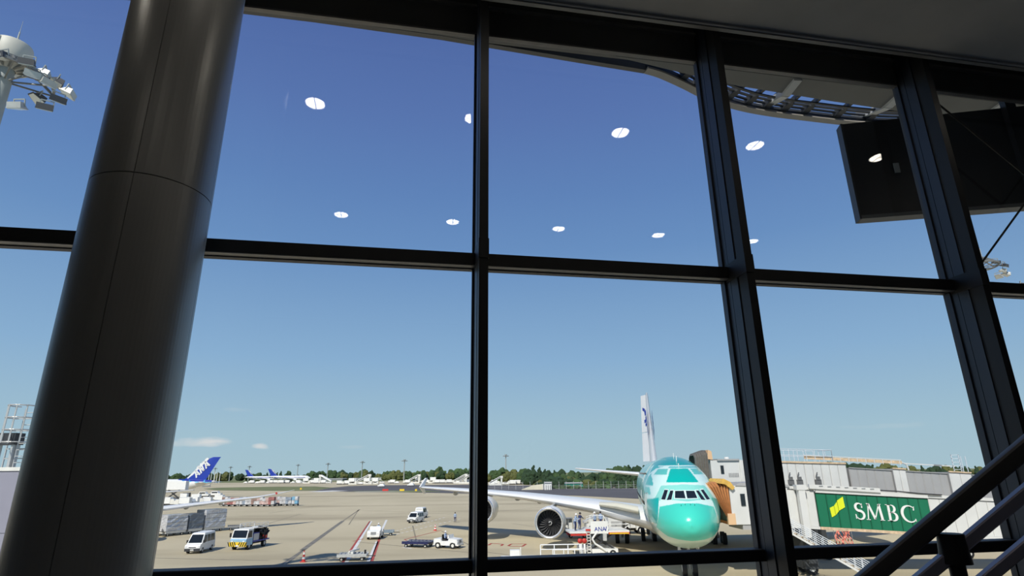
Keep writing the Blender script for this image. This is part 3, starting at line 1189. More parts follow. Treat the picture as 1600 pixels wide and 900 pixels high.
def fin_letters(parent, txt, size, org, xdir, zdir, yoff, side, m_, thick=.02, pitch=.86):
    """bold slanted capitals built from polygons on the fin's side"""
    GL = {'A': [[(0, 0), (.22, 0), (.52, .78), (.60, .78), (.60, 1), (.36, 1)], [(.40, 1), (.66, 1), (.80, 0), (.57, 0)], [(.2, .22), (.62, .22), (.60, .42), (.28, .42)]],
          'N': [[(0, 0), (.22, 0), (.42, 1), (.20, 1)], [(.20, 1), (.42, 1), (.66, 0), (.44, 0)], [(.44, 0), (.66, 0), (.86, 1), (.64, 1)]]}
    xo = 0
    for chh in txt:
        mb = MB()
        for poly in GL[chh]:
            P = [(org[0] + xdir[0] * (a + xo) * size + zdir[0] * b_ * size, org[1] + xdir[1] * (a + xo) * size + zdir[1] * b_ * size) for a, b_ in poly]
            mb.prism(P, side * yoff, side * (yoff + thick))
        mb.build('letter', m_, parent)
        xo += pitch


for s in (1, -1):
    fin_letters(fin, 'ANA', 2.2, (61.2, 14.6), (.55, .83), (-.80, .60), .56, s, BLUEP)

# landing gear
gearm = mat('gear leg metal', (.50, .50, .52), .4, metal=.3)
ng = MB().cyl((5.6, 0, .6), (5.2, 0, 2.9), .14).bar((5.6, 0, 1.3), (3.9, 0, 2.7), .10).bar((5.5, 0, 1.0), (4.3, .9, 2.6), .08).bar((5.5, 0, 1.0), (4.3, -.9, 2.6), .08).build('nose_gear_leg', gearm, A380)
for s in (1, -1):
    wheel(ng, (5.6, s * .45, .63), .63, .42)
    MB().prism([(4.1, 1.75), (6.4, 1.65), (6.6, 2.5), (4.0, 2.6)], s * .80, s * .84).build('nose_gear_door', AIRW, A380)
    wgl = MB().cyl((31.2, s * 6.2, .7), (31.0, s * 5.6, 3.9), .20).bar((31.2, s * 6.2, 1.8), (31.0, s * 3.2, 3.4), .14).build('wing_gear_leg', gearm, A380)
    for dx in (-.85, .85):
        for dy in (-.62, .62):
            wheel(wgl, (31.2 + dx, s * 6.2 + dy, .7), .70, .5, hubm=GREY)
    bgl = MB().cyl((35.0, s * 2.6, .7), (34.8, s * 2.6, 2.8), .22).build('body_gear_leg', gearm, A380)
    for dx in (-1.7, 0, 1.7):
        for dy in (-.75, .75):
            wheel(bgl, (35.0 + dx, s * 2.6 + dy, .7), .70, .5, hubm=GREY)
    MB().prism([(32.4, 1.0), (33.6, 1.0), (33.8, 3.2), (32.2, 3.2)], s * 5.0, s * 5.06).build('gear_door', AIRW, A380)


# ---------------- single-deck airliners further off
FINB = mat('fin blue', (.015, .045, .36), .35, var=.05, scale=.4)
BELLYM = mat('airliner belly grey', (.50, .51, .52), .4)


def airliner(name, label, loc, rz, length=57.0, rad=2.9, zc=4.9, span=30.0, fin_top=17.0, group=None, stripe=False, detail=True, tailgrad=True):
    a = thing(name, label, 'airplane', loc, rz, group)
    k = length / 57.0
    T = [(0, zc - .55, zc - .45, .03), (.6 * k, zc - 1.5, zc + .25, .95), (2 * k, zc - 2.25, zc + 1.3, 1.85), (4.5 * k, zc - rad * .95, zc + rad * .86, rad * .93), (8 * k, zc - rad, zc + rad, rad),
         (36 * k, zc - rad, zc + rad, rad), (44 * k, zc - rad * .62, zc + rad, rad * .88), (51 * k, zc + rad * .02, zc + rad * .92, rad * .5), (56.4 * k, zc + rad * .52, zc + rad * .72, .14)]
    rings, x_ = [], 0.0
    xs_ = [0, .15, .35, .6, 1, 1.5, 2.2, 3, 4, 5.5, 8, 14, 20, 28, 36, 39, 42, 45, 48, 51, 54, 56.4]
    for xx in xs_:
        zb, zt, hw = smooth_tab(T, xx * k)
        rings.append([(xx * k, hw * math.cos(2 * math.pi * i / 24), (zb + zt) / 2 + (zt - zb) / 2 * math.sin(2 * math.pi * i / 24)) for i in range(24)])
    f = MB()
    f.loft(rings)
    # blue cheat line along each side for the older scheme
    fo = f.build('fuselage', AIRW, a, True)
    if stripe:
        s_ = MB()
        for s in (1, -1):
            s_.box(6 * k, 47 * k, s * rad * .99 - .03, s * rad * .99 + .06, zc - .1, zc + .9)
        s_.build('blue_stripe', BLUEP, fo)
    MB().lathe([(.02, 15 * k), (rad * .7, 18 * k), (rad * .8, 24 * k), (rad * .6, 31 * k), (.02, 35 * k)], 'x', (0, 0, zc - rad * .5), 16).build('belly_fairing', BELLYM, fo, True)
    mbw = MB()
    for s in (1, -1):
        xx = 7 * k
        while xx < 45 * k:
            mbw.box(xx - .16, xx + .16, s * rad * .97 - .08, s * rad * .97 + .03, zc + .45, zc + .85)
            xx += 1.1
    tag(mbw.build('cabin_windows', WINDOW, fo), kind='stuff')
    conf = MB()
    conf.hexa([(1.75 * k, -1.2, zc + .55), (2.4 * k, -1.75, zc + .55), (2.4 * k, 1.75, zc + .55), (1.75 * k, 1.2, zc + .55), (2.4 * k, -.9, zc + 1.42), (2.9 * k, -1.3, zc + 1.4), (2.9 * k, 1.3, zc + 1.4), (2.4 * k, .9, zc + 1.42)])
    conf.build('cockpit_window', WINDOW, fo)
    for s in (1, -1):
        y1 = span
        wgo = foil([(s * 1.5, 17.5 * k, 12.5 * k, zc - 1.6, .12), (s * 9.5, 23.5 * k, 7.6 * k, zc - .75, .11), (s * y1 * .80, 33 * k, 3.6 * k, zc + .55, .10), (s * y1 * .93, 36.4 * k, 2.3 * k, zc + 1.15, .09), (s * y1, 39.4 * k, .7 * k, zc + 1.6, .07)]).build('wing', AIRW, a, True, auto=True)
        for yy, xx, zz in ((5.5, 27, -1.9), (13, 29.4, -.8), (18, 32, -.35)):
            MB().lathe([(.02, 0), (.28, 1), (.30, 2.4), (.02, 4.2)], 'x', (xx * k, s * yy, zc + zz), 8).build('flap_fairing', AIRG, wgo, True)
        MB().cyl((35.6 * k, s * y1 * .9, zc + 1.12), (36.4 * k, s * y1 * .9, zc + 1.16), .22, .1, 8).build('tip_light_fairing', RED, wgo)
        engine(a, 14.5 * k, s * 9.7, zc - 2.55, 1.72, 4.6, zc - 1.0, fan=detail)
        foil([(s * .5, 47.5 * k, 5.6 * k, zc + rad * .35, .1), (s * 9.6, 53.6 * k, 2.0 * k, zc + rad * .55, .08)]).build('stabilizer', AIRW, a, True, auto=True)
        gl = MB().cyl((27 * k, s * 4.9, .6), (27 * k, s * 4.9, zc - 1.5), .2).build('main_gear_leg', gearm, a)
        for dx in (-.7, .7):
            for dy in (-.5, .5):
                wheel(gl, (27 * k + dx, s * 4.9 + dy, .62), .62, .4)
    gl = MB().cyl((5 * k, 0, .5), (5 * k, 0, zc - 2), .14).build('nose_gear_leg', gearm, a)
    for s in (1, -1):
        wheel(gl, (5 * k, s * .3, .5), .5, .3)
    fb = zc + rad * .72
    ft = fin_top
    fino = foil([(fb - .6, 38.5 * k, 13.5 * k, 0, .06), (fb + 1.0, 43.6 * k, 8.9 * k, 0, .085), (fb + (ft - fb) * .93, 52.3 * k, 4.6 * k, 0, .075), (ft, 54.0 * k, 3.4 * k, 0, .04)], True).build('fin', FINB, a, True, auto=True)
    if tailgrad:      # white leading edge band and pale band on the rear body
        MB().bar((44.6 * k, 0, fb + 1.0), (52.1 * k, 0, fb + (ft - fb) * .95), .55, .9).build('leading_edge', AIRW, fino)
        rr2 = []
        for xx in (41, 43, 45, 47, 49, 51, 53, 55):
            zb, zt, hw = smooth_tab(T, xx * k)
            a0 = 62 - 66 * (xx - 41) / 14
            rr2.append([(xx * k, (hw + .03) * math.cos(R(a0 + (180 - 2 * a0) * i / 16)), (zb + zt) / 2 + ((zt - zb) / 2 + .03) * math.sin(R(a0 + (180 - 2 * a0) * i / 16))) for i in range(17)])
        MB().loft(rr2, cap=False, closed=False).build('blue_tail_band', BLUEP, fo, True)
        rr3 = []
        for xx in (43, 46, 49, 52, 55):
            zb, zt, hw = smooth_tab(T, xx * k)
            a0 = 50 - 66 * (xx - 43) / 12 - 10
            rr3.append([(xx * k, (hw + .022) * math.cos(R(a0 + (180 - 2 * a0) * i / 16)), (zb + zt) / 2 + ((zt - zb) / 2 + .022) * math.sin(R(a0 + (180 - 2 * a0) * i / 16))) for i in range(17)])
        MB().loft(rr3, cap=False, closed=False).build('cyan_tail_band', mat('cyan paint', (.05, .38, .62), .35), fo, True)
    for s in (1, -1):
        dx, dz = (53.2 - 45.2) * k, (ft - fb - 1.0) * .93
        ln = math.hypot(dx, dz)
        u_ = (dx / ln, dz / ln)
        if s < 0:         # seen from port: text climbs the leading edge from the nose side
            fin_letters(fino, 'ANA', 3.1 * (ft - fb) / 10.0, (48.1 * k, fb + 1.1), (u_[0] * 1.0, u_[1] * 1.0), (-u_[1] * .82, u_[0] * 1.0), .40, -1, AIRW, pitch=.84)
        else:
            fin_letters(fino, 'ANA', 2.6 * (ft - fb) / 10.0, (51.5 * k, fb + (ft - fb) * .78), (-u_[0], -u_[1]), (u_[1] * .1, 1.0), .40, 1, AIRW, pitch=.84)
    return a


# tail in view beyond the gate, fuselage running out of sight behind the column
airliner('airliner', 'white airliner whose blue lettered tail shows right of the round column', (-187.0, 263.0, 0), R(4), 57, 2.9, 4.9, 28, 17.0)
# its neighbour parked nose-in: only the long wing reaches into view
th = math.atan2(.95, -.30)
airliner('airliner', 'airliner hidden by the round column except for its long white wing', (-59.6, 72.9, 0), th, 57, 2.9, 4.7, 30, 17.0)
# two far ones, nose to the right
airliner('airliner', 'far white airliner with blue tail, right one of the distant pair', (-290.0, 868, 0), R(180), 62, 3.0, 5.2, 30, 17.6, stripe=True, detail=False, tailgrad=False)
airliner('airliner', 'far white airliner with blue tail, left one of the distant pair', (-343.0, 905, 0), R(180), 58, 2.8, 5.0, 28, 17.0, stripe=True, detail=False, tailgrad=False)

# =================================================================== passenger boarding bridges
BRW = mat('bridge off white steel', (.66, .655, .63), .5, var=.05, scale=.7)
BRG = mat('bridge grey steel', (.385, .38, .375), .5, var=.05, scale=.7)
DGRN = mat('sign green groove', (.003, .06, .03), .6)
BRGR = mat('sign green', (.006, .155, .075), .45, var=.05, scale=.7)
RUST = mat('rusty cream edge', (.62, .46, .30), .7, var=.25, scale=3)
SIGNW = mat('sign white', (.80, .80, .76), .5)
SIGNY = mat('sign lime yellow', (.72, .78, .02), .5)
STEELD = mat('bridge dark steel', (.07, .075, .08), .5, metal=.3)


def zlin(a, b, x):
    return a[1] + (b[1] - a[1]) * (x - a[0]) / (b[0] - a[0])


def tunnel(parent, x0, x1, y0, y1, bot, top, npan, pm_, capm, edge=.22, proud=.05, skip=(), edgem=None):
    """box tunnel along x between front face y0 and rear face y1; bot/top: ((x,z),(x,z)); corrugated panels on the front"""
    B = lambda x: zlin(bot[0], bot[1], x)
    T = lambda x: zlin(top[0], top[1], x)
    MB().hexa([(x0, y0, B(x0)), (x1, y0, B(x1)), (x1, y1, B(x1)), (x0, y1, B(x0)), (x0, y0, T(x0)), (x1, y0, T(x1)), (x1, y1, T(x1)), (x0, y1, T(x0))]).build('tunnel_shell', DGRN if pm_ is BRGR else BRG, parent)
    em = edgem or capm
    MB().hexa([(x0, y0 - .14, T(x0) - .02), (x1, y0 - .14, T(x1) - .02), (x1, y0 + .02, T(x1) - .02), (x0, y0 + .02, T(x0) - .02),
               (x0, y0 - .14, T(x0) + edge), (x1, y0 - .14, T(x1) + edge), (x1, y0 + .02, T(x1) + edge), (x0, y0 + .02, T(x0) + edge)]).build('top_rail', em, parent)
    MB().hexa([(x0, y0 - .14, B(x0) - .18), (x1, y0 - .14, B(x1) - .18), (x1, y0 + .4, B(x1) - .18), (x0, y0 + .4, B(x0) - .18),
               (x0, y0 - .14, B(x0) + .06), (x1, y0 - .14, B(x1) + .06), (x1, y0 + .4, B(x1) + .06), (x0, y0 + .4, B(x0) + .06)]).build('floor_beam', RUST if pm_ is BRGR else capm, parent)
    wdt = (x1 - x0) / npan
    for i in range(npan):
        a, b = x0 + i * wdt + .025, x0 + (i + 1) * wdt - .025
        mb = MB()
        # trapezoid-ribbed steel panel
        sl = .07
        mb.hexa([(a, y0 - proud * .2, B(a) + .07), (b, y0 - proud * .2, B(b) + .07), (b, y0 + .02, B(b) + .07), (a, y0 + .02, B(a) + .07),
                 (a, y0 - proud * .2, T(a) - .14), (b, y0 - proud * .2, T(b) - .14), (b, y0 + .02, T(b) - .14), (a, y0 + .02, T(a) - .14)])
        mb.hexa([(a + sl, y0 - proud - .03, B(a) + .07), (b - sl, y0 - proud - .03, B(b) + .07), (b, y0 - .005, B(b) + .07), (a, y0 - .005, B(a) + .07),
                 (a + sl, y0 - proud - .03, T(a) - .14), (b - sl, y0 - proud - .03, T(b) - .14), (b, y0 - .005, T(b) - .14), (a, y0 - .005, T(a) - .14)])
        mb.build('side_panel', pm_, parent)


def rbox_w(mb, x0, x1, y0, y1, z0, z1):
    return mb.box(x0, x1, y0, y1, z0, z1)


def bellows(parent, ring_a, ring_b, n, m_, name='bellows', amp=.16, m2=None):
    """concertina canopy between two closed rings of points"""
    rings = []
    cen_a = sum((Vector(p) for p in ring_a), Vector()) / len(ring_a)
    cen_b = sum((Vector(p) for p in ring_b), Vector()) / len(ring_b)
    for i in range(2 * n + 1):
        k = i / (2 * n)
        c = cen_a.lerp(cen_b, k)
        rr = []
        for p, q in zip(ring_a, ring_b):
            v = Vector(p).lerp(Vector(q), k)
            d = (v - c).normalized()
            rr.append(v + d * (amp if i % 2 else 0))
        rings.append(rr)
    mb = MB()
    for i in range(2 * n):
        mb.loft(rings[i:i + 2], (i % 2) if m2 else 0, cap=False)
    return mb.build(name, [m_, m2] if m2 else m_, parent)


def rect_ring(c, ax, hw, z0, z1):
    ax = Vector((ax[0], ax[1], 0)).normalized()
    c = Vector((c[0], c[1], 0))
    p = []
    for s, z in ((-1, z0), (-1, (z0 + z1) / 2), (-1, z1 - .3), (-.7, z1), (0, z1), (.7, z1), (1, z1 - .3), (1, (z0 + z1) / 2), (1, z0), (0, z0)):
        q = c + ax * hw * s
        p.append((q.x, q.y, z))
    return p


# ---- lower bridge to the main deck
lb = thing('jet_bridge', 'lower white jet bridge with green lettered sign panels and orange bellows', 'jet bridge', (0, 0, 0))
cabm = MB().box(20.0, 25.4, 57.1, 61.2, 4.35, 7.72)
cab = cabm.build('cab', BRW, lb)
MB().prism([(20.6, 7.72), (25.6, 7.55), (25.6, 7.75), (23, 8.0), (20.9, 7.95)], 57.0, 61.3).build('cab_roof', BRG, lb)
MB().box(20.95, 21.36, 57.02, 57.1, 5.95, 7.0).build('cab_window', WINDOW, cab)
for i in range(8):
    MB().box(21.75 + i * .17, 21.83 + i * .17, 57.05, 57.1, 5.55, 6.1).build('vent_slot', GREY, cab)
for i in range(3):
    MB().box(22.6 + i * 1.0, 22.64 + i * 1.0, 57.07, 57.1, 4.4, 7.65).build('panel_seam', BRG, cab)
ra = [(19.75 - (p[2] - 4.6) / 3.2 * 1.75, p[1], p[2]) for p in rect_ring((18.75, 58.7), (-.2, 1), 1.55, 4.6, 7.85)]
rb_ = rect_ring((20.0, 58.8), (0, 1), 1.62, 4.45, 7.95)
bellows(lb, ra, rb_, 7, ORANGE, amp=.20, m2=mat('bellows fold shade', (.22, .085, .03), .8))  # every other pleat face darker: shade in the folds painted on
MB().prism([(19.0, 7.95), (19.5, 8.35), (20.1, 8.05), (20.45, 7.55), (20.2, 7.35), (19.6, 7.85)], 56.8, 60.7).build('bellows_hood', mat('amber canvas', (.70, .42, .09), .8, var=.2, scale=2), lb)
MB().box(19.55, 20.25, 56.95, 57.25, 4.35, 5.3).build('bellows_skirt', mat('peach canvas', (.72, .47, .27), .8), lb)
tunnel(lb, 25.4, 27.95, 57.3, 60.4, ((25.4, 4.2), (60, 2.0)), ((25.2, 7.45), (40, 6.55)), 3, BRW, BRW)
# drive column: white lift leg, wheel bogie
MB().box(26.15, 26.75, 56.5, 57.0, 3.25, 7.45).box(26.0, 26.9, 56.45, 57.2, 7.3, 7.75).build('lift_column', BRW, lb)
MB().box(26.5, 27.3, 57.3, 60.3, 1.0, 3.4).box(27.0, 27.6, 57.6, 58.2, 2.2, 4.2).build('bogie_frame', STEELD, lb)
bog = MB().box(26.3, 27.5, 57.6, 59.9, .5, 1.1).build('bogie_axle', STEELD, lb)
for yy in (57.9, 59.6):
    wheel(bog, (26.9, yy, .55), .55, .4, (0, 1, 0))
MB().bar((28.2, 60.0, 3.95), (26.9, 60.0, 3.95), .5).build('cross_beam', STEELD, lb)
tunnel(lb, 27.98, 38.3, 57.2, 60.5, ((25.4, 4.2), (60, 2.0)), ((25.2, 7.22), (40, 6.35)), 11, BRGR, BRW, edge=.36)
tunnel(lb, 38.35, 60.0, 57.35, 60.4, ((25.4, 4.2), (60, 2.0)), ((25.2, 7.30), (40, 6.40)), 20, BRW, BRW, edge=.25)
# slotted cable tray on the tunnel top
ct = MB()
ct.hexa([(27.4, 56.9, 7.40), (33.9, 56.9, 6.98), (33.9, 57.2, 6.98), (27.4, 57.2, 7.40), (27.4, 56.9, 7.78), (33.9, 56.9, 7.36), (33.9, 57.2, 7.36), (27.4, 57.2, 7.78)])
cto = ct.build('cable_tray', BRW, lb)
for i in range(7):
    xx = 28.3 + i * .78
    MB().box(xx, xx + .34, 56.86, 56.9, 7.62 - (xx - 27.4) * .0646, 7.70 - (xx - 27.4) * .0646).build('tray_slot', GREY, cto)
for k in range(3):
    MB().tube([(33.9, 57.0 + k * .08, 7.18), (35.5, 57.0 + k * .08, 7.08), (37.6, 57.0 + k * .08, 6.86), (39.6, 57.05 + k * .08, 6.72)], .05, 5).build('cable', DARK, lb)
MB().tube([(22.4, 57.4, 4.3), (22.5, 57.2, 3.6), (22.9, 57.2, 3.05), (23.5, 57.2, 3.1), (23.9, 57.2, 3.6), (24.5, 57.2, 3.7)], .05, 6).build('hanging_cable', BLACK, lb)
MB().box(20.9, 24.8, 57.2, 60.9, 3.9, 4.35).build('cab_underframe', BRG, lb)
rot = MB().cyl((63.0, 58.9, .0), (63.0, 58.9, 6.2), 2.6, n=28).build('rotunda', BRW, lb, True, auto=True)

# letters on the green panels (thick and thin strokes with serifs, each letter a plate)
slope = math.atan2(-.0635, 1)


def plate(name, polys, m_):
    mb = MB()
    for poly in polys:
        P = []
        for x_, z_ in poly:
            P.append((x_, z_ - .0635 * (x_ - 31.2)))
        mb.prism(P, 57.06, 57.12)
    return mb.build(name, m_, lb)


def stroke_poly(pts, wds):
    """variable width stroke as quads"""
    q = []
    Lf, Rt = [], []
    for i, (x_, z_) in enumerate(pts):
        a = pts[max(0, i - 1)]
        b = pts[min(len(pts) - 1, i + 1)]
        d = Vector((b[0] - a[0], b[1] - a[1])).normalized()
        nx, nz = -d.y * wds[i] / 2, d.x * wds[i] / 2
        Lf.append((x_ + nx, z_ + nz))
        Rt.append((x_ - nx, z_ - nz))
    for i in range(len(pts) - 1):
        q.append([Rt[i], Rt[i + 1], Lf[i + 1], Lf[i]])
    return q


LH = 1.42           # capital height
LZ = 4.72


def LT(x0, pl, wx=1.12):
    return [[(x0 + px_ * LH * wx, LZ + pz_ * LH) for px_, pz_ in poly] for poly in pl]


def arc(cx, cz, rx, rz, a0, a1, n=14):
    return [(cx + rx * math.cos(R(a0 + (a1 - a0) * i / n)), cz + rz * math.sin(R(a0 + (a1 - a0) * i / n))) for i in range(n + 1)]


sp1 = arc(.26, .745, .20, .225, 25, 250, 12)
sp2 = arc(.26, .265, .235, .255, 75, -150, 12)
sS = sp1 + sp2
sw_ = [.05, .055, .06, .075, .09, .11, .12, .13, .135, .14, .145, .15, .155] + [.155, .15, .145, .14, .13, .12, .11, .095, .08, .07, .06, .055, .05]
plate('letter', LT(31.32, stroke_poly(sS, sw_) + [[(.40, .70), (.455, .70), (.455, .98), (.42, .94)], [(.0, .30), (.045, .30), (.08, .07), (.01, .02)]]), SIGNW)
Mp = stroke_poly([(.06, .02), (.17, .98)], [.05, .06]) + stroke_poly([(.17, .98), (.46, .06)], [.13, .13]) + stroke_poly([(.46, .06), (.78, .98)], [.05, .05]) + stroke_poly([(.78, .98), (.87, .02)], [.13, .14])
Mp += [[(-.05, 0), (.19, 0), (.19, .035), (-.05, .035)], [(.74, 0), (1.0, 0), (1.0, .035), (.74, .035)], [(.06, .965), (.2, .965), (.2, 1), (.06, 1)], [(.75, .965), (.9, .965), (.9, 1), (.75, 1)]]
plate('letter', LT(32.34, Mp), SIGNW)
Bp = [[(.10, 0), (.23, 0), (.23, 1), (.10, 1)], [(0, 0), (.3, 0), (.3, .035), (0, .035)], [(0, .965), (.3, .965), (.3, 1), (0, 1)]]
Bp += stroke_poly([(.2, .975)] + arc(.32, .76, .18, .215, 88, -88) + [(.2, .53)], [.05] * 2 + [.06, .075, .09, .11, .125, .13, .13, .13, .125, .11, .09, .075, .06] + [.05] * 2)
Bp += stroke_poly([(.2, .53)] + arc(.34, .275, .225, .25, 88, -88) + [(.2, .025)], [.05] * 2 + [.06, .08, .10, .12, .135, .14, .14, .14, .135, .12, .10, .08, .06] + [.05] * 2)
plate('letter', LT(34.18, Bp), SIGNW)
Cp = stroke_poly(arc(.48, .5, .42, .49, 48, 312, 24), [.045, .05, .06, .07, .08, .09, .105, .12, .13, .14, .145, .15, .15, .15, .145, .14, .13, .12, .105, .09, .08, .07, .06, .05, .045])
Cp += [[(.72, .72), (.77, .72), (.80, .97), (.74, .90)], [(.74, .10), (.80, .04), (.79, .22), (.755, .22)]]
plate('letter', LT(35.52, Cp), SIGNW)
for poly in ([(29.12, 4.76), (29.48, 4.96), (29.44, 5.74), (29.05, 5.55)], [(29.52, 4.98), (29.83, 5.32), (29.78, 6.10), (29.48, 5.76)], [(29.87, 5.36), (30.46, 5.70), (30.42, 6.60), (29.82, 6.22)]):
    plate('emblem_band', [poly], SIGNY)

# ---- upper bridge to the upper deck, standing behind the lower one
ub = thing('jet_bridge', 'upper grey and white jet bridge with roof railing, behind the lettered lower one', 'jet bridge', (0, 0, 0))
ucab = MB().box(21.5, 26.2, 66.2, 70.2, 7.3, 10.15).build('cab', BRW, ub)
MB().box(22.2, 24.6, 66.0, 70.3, 10.1, 10.28).build('cab_roof', BRG, ub)
MB().cyl((23.6, 67, 10.25), (23.6, 67, 10.5), .25, n=10).build('beacon', WHITE, ub)
MB().box(22.52, 22.85, 66.12, 66.2, 8.75, 9.6).build('cab_window', WINDOW, ucab)
for i in range(7):
    MB().box(23.35 + i * .16, 23.43 + i * .16, 66.15, 66.2, 8.4, 8.8).build('vent_slot', GREY, ucab)
for xx in (24.6, 25.1, 25.5):
    MB().box(xx, xx + .18, 66.1, 66.2, 7.3, 10.1).build('panel_seam', OFFW, ucab)
GCAN = mat('grey brown canvas', (.16, .145, .125), .85, var=.2, scale=3)
bellows(ub, rect_ring((20.0, 68.0), (.1, 1), 1.6, 8.0, 10.7), rect_ring((21.3, 67.9), (0, 1), 1.7, 7.9, 11.1), 6, GCAN, amp=.22, m2=mat('grey fold', (.36, .33, .29), .8))  # pleat faces alternate dark and pale: fold shading put into the colour
MB().prism([(21.15, 10.3), (21.35, 11.25), (21.7, 11.1), (21.75, 10.2)], 66.1, 69.9).build('bellows_hood', mat('peach canvas', (.72, .47, .27), .8), ub)
ubt, ubb = ((24.0, 10.2), (48.0, 8.55)), ((24.0, 7.35), (48.0, 5.9))
tunnel(ub, 26.2, 36.2, 66.2, 69.6, ((24, 7.3), (36, 6.9)), ((24, 10.02), (36, 9.62)), 11, BRW, BRW, edge=.16, edgem=RUST)
tunnel(ub, 36.6, 41.2, 66.5, 69.3, ubb, ((24, 10.05), (48, 8.45)), 5, BRG, BRG, edge=.06)
tunnel(ub, 41.2, 42.6, 66.2, 69.6, ubb, ((24, 10.22), (48, 8.62)), 2, BRW, BRW, edge=.12, edgem=RUST)
tunnel(ub, 42.7, 47.2, 66.5, 69.3, ubb, ((24, 10.05), (48, 8.45)), 5, BRG, BRG, edge=.06)
tunnel(ub, 47.2, 49.6, 66.2, 69.6, ((24, 7.35), (50, 5.9)), ((24, 10.22), (48, 8.62)), 2, BRW, BRW, edge=.12, edgem=RUST)
tunnel(ub, 49.6, 66, 66.5, 69.3, ((24, 7.35), (50, 5.9)), ((24, 10.05), (48, 8.45)), 14, BRG, BRG, edge=.06)
for k in range(4):       # machinery plates on the side
    xx = 29.6 + (0, 1.0, 2.0, 3.1)[k] * .95
    if k == 2:
        continue
    MB().box(xx, xx + .62, 65.95, 66.15, 7.55, 8.05).box(xx + .1, xx + .5, 65.9, 66.0, 8.0, 8.35).bar((xx + .1, 65.95, 8.35), (xx + .3, 65.95, 8.8), .08).build('side_motor', mat('motor dark grey', (.14, .14, .14), .5), ub)


def railing(parent, p0, p1, h, nposts, m_, r_=.03, rails=3, name='railing'):
    p0, p1 = Vector(p0), Vector(p1)
    mb = MB()
    for k in range(rails):
        z = h * (k + 1) / rails
        mb.cyl(p0 + Vector((0, 0, z)), p1 + Vector((0, 0, z)), r_, n=6)
    for i in range(nposts):
        q = p0.lerp(p1, i / (nposts - 1))
        mb.cyl(q, q + Vector((0, 0, h)), r_, n=6)
    return mb.build(name, m_, parent)


RAILW = mat('pale railing paint', (.62, .66, .70), .5)
railing(ub, (26.5, 66.4, 10.1), (35.0, 66.4, 9.8), 1.3, 10, RAILW, .035, 2, 'roof_railing')
railing(ub, (26.5, 69.3, 10.1), (34.4, 69.3, 9.8), 1.3, 8, RAILW, .035, 2, 'roof_railing')
railing(ub, (35.0, 66.4, 9.8), (35.0, 69.3, 9.8), 1.3, 3, RAILW, .035, 2, 'roof_railing')
# long cable guide along the roof
cg = MB()
cg.bar((32.0, 66.6, 10.36), (42.6, 66.6, 9.72), .10, .34).build('cable_guide', RUST, ub)
cg2 = MB()
for i in range(12):
    xx = 32.2 + i * .92
    zz = 10.36 - (xx - 32) * .0604
    cg2.box(xx, xx + .07, 66.5, 66.55, zz - .3, zz + .2)
cg2.bar((32.0, 66.6, 10.62), (42.6, 66.6, 9.98), .06)
cg2.build('cable_guide_bracket', BRW, ub)
MB().tube([(42.6, 66.6, 9.72), (43.1, 66.6, 9.5), (43.2, 66.6, 8.9)], .09, 6).build('guide_end', BRW, ub)
MB().bar((43.0, 66.8, 9.62), (48.5, 66.8, 9.25), .10).build('drawbar', BRW, ub)
MB().bar((46.2, 66.75, 9.41), (47.0, 66.75, 9.35), .16).build('drawbar_sleeve', GREY, ub)
lad = MB()
for xx in (48.1, 48.9):
    lad.box(xx, xx + .07, 66.5, 66.57, 8.7, 10.5)
for i in range(5):
    lad.box(48.1, 48.97, 66.5, 66.55, 8.9 + i * .38, 8.95 + i * .38)
for xx in (49.4, 49.9):
    lad.box(xx, xx + .06, 66.9, 66.96, 8.6, 10.3)
lad.build('roof_ladder', RAILW, ub)
for xx, hh in ((27.5, 7.1), (32.8, 6.9), (47.6, 5.9)):
    MB().box(xx, xx + .5, 67.0, 67.5, .6, hh).box(xx, xx + .5, 68.4, 68.9, .6, hh).box(xx - .2, xx + .7, 66.8, 69.1, .3, .9).build('support_column', STEELD, ub)
    bgx = MB().box(xx - .1, xx + .6, 66.9, 69.0, .3, .8).build('bogie_axle', STEELD, ub)
    for yy in (66.9, 69.0):
        wheel(bgx, (xx + .25, yy, .5), .5, .4)

# ---- service stairs under the cab of the lower bridge
ss = thing('service_stairs', 'white lattice service stairs with tan treads below the lower jet bridge', 'stairs', (0, 0, 0))
a, bb = Vector((23.6, 55.6, 4.35)), Vector((30.0, 51.6, 0.0))
dv = bb - a
sd_ = Vector((dv.y, -dv.x, 0)).normalized() * .55
TAN = mat('tan stair tread', (.52, .40, .26), .7, var=.2, scale=4)
for s in (-1, 1):
    MB().bar(a + sd_ * s, bb + sd_ * s, .06, .16).build('stringer', BRW, ss)
    mb = MB()
    for h_ in (.35, .7, 1.05):
        mb.cyl(a + sd_ * s + Vector((0, 0, h_)), bb + sd_ * s + Vector((0, 0, h_)), .03, n=6)
    for i in range(15):
        q = a + dv * (i / 14) + sd_ * s
        mb.cyl(q, q + Vector((0, 0, 1.05)), .025, n=6)
    mb.build('handrail', RAILW, ss)
for i in range(17):
    q = a + dv * ((i + .5) / 17)
    t_ = dv.normalized()
    h2 = Vector((t_.x, t_.y, 0)).normalized() * .17
    p = [q - sd_ - h2, q + sd_ - h2, q + sd_ + h2, q - sd_ + h2]
    MB().hexa([v - Vector((0, 0, .03)) for v in p] + [v + Vector((0, 0, .03)) for v in p]).build('tread', TAN, ss)
MB().box(22.8, 24.2, 55.2, 57.05, 4.28, 4.36).build('landing', BRW, ss)

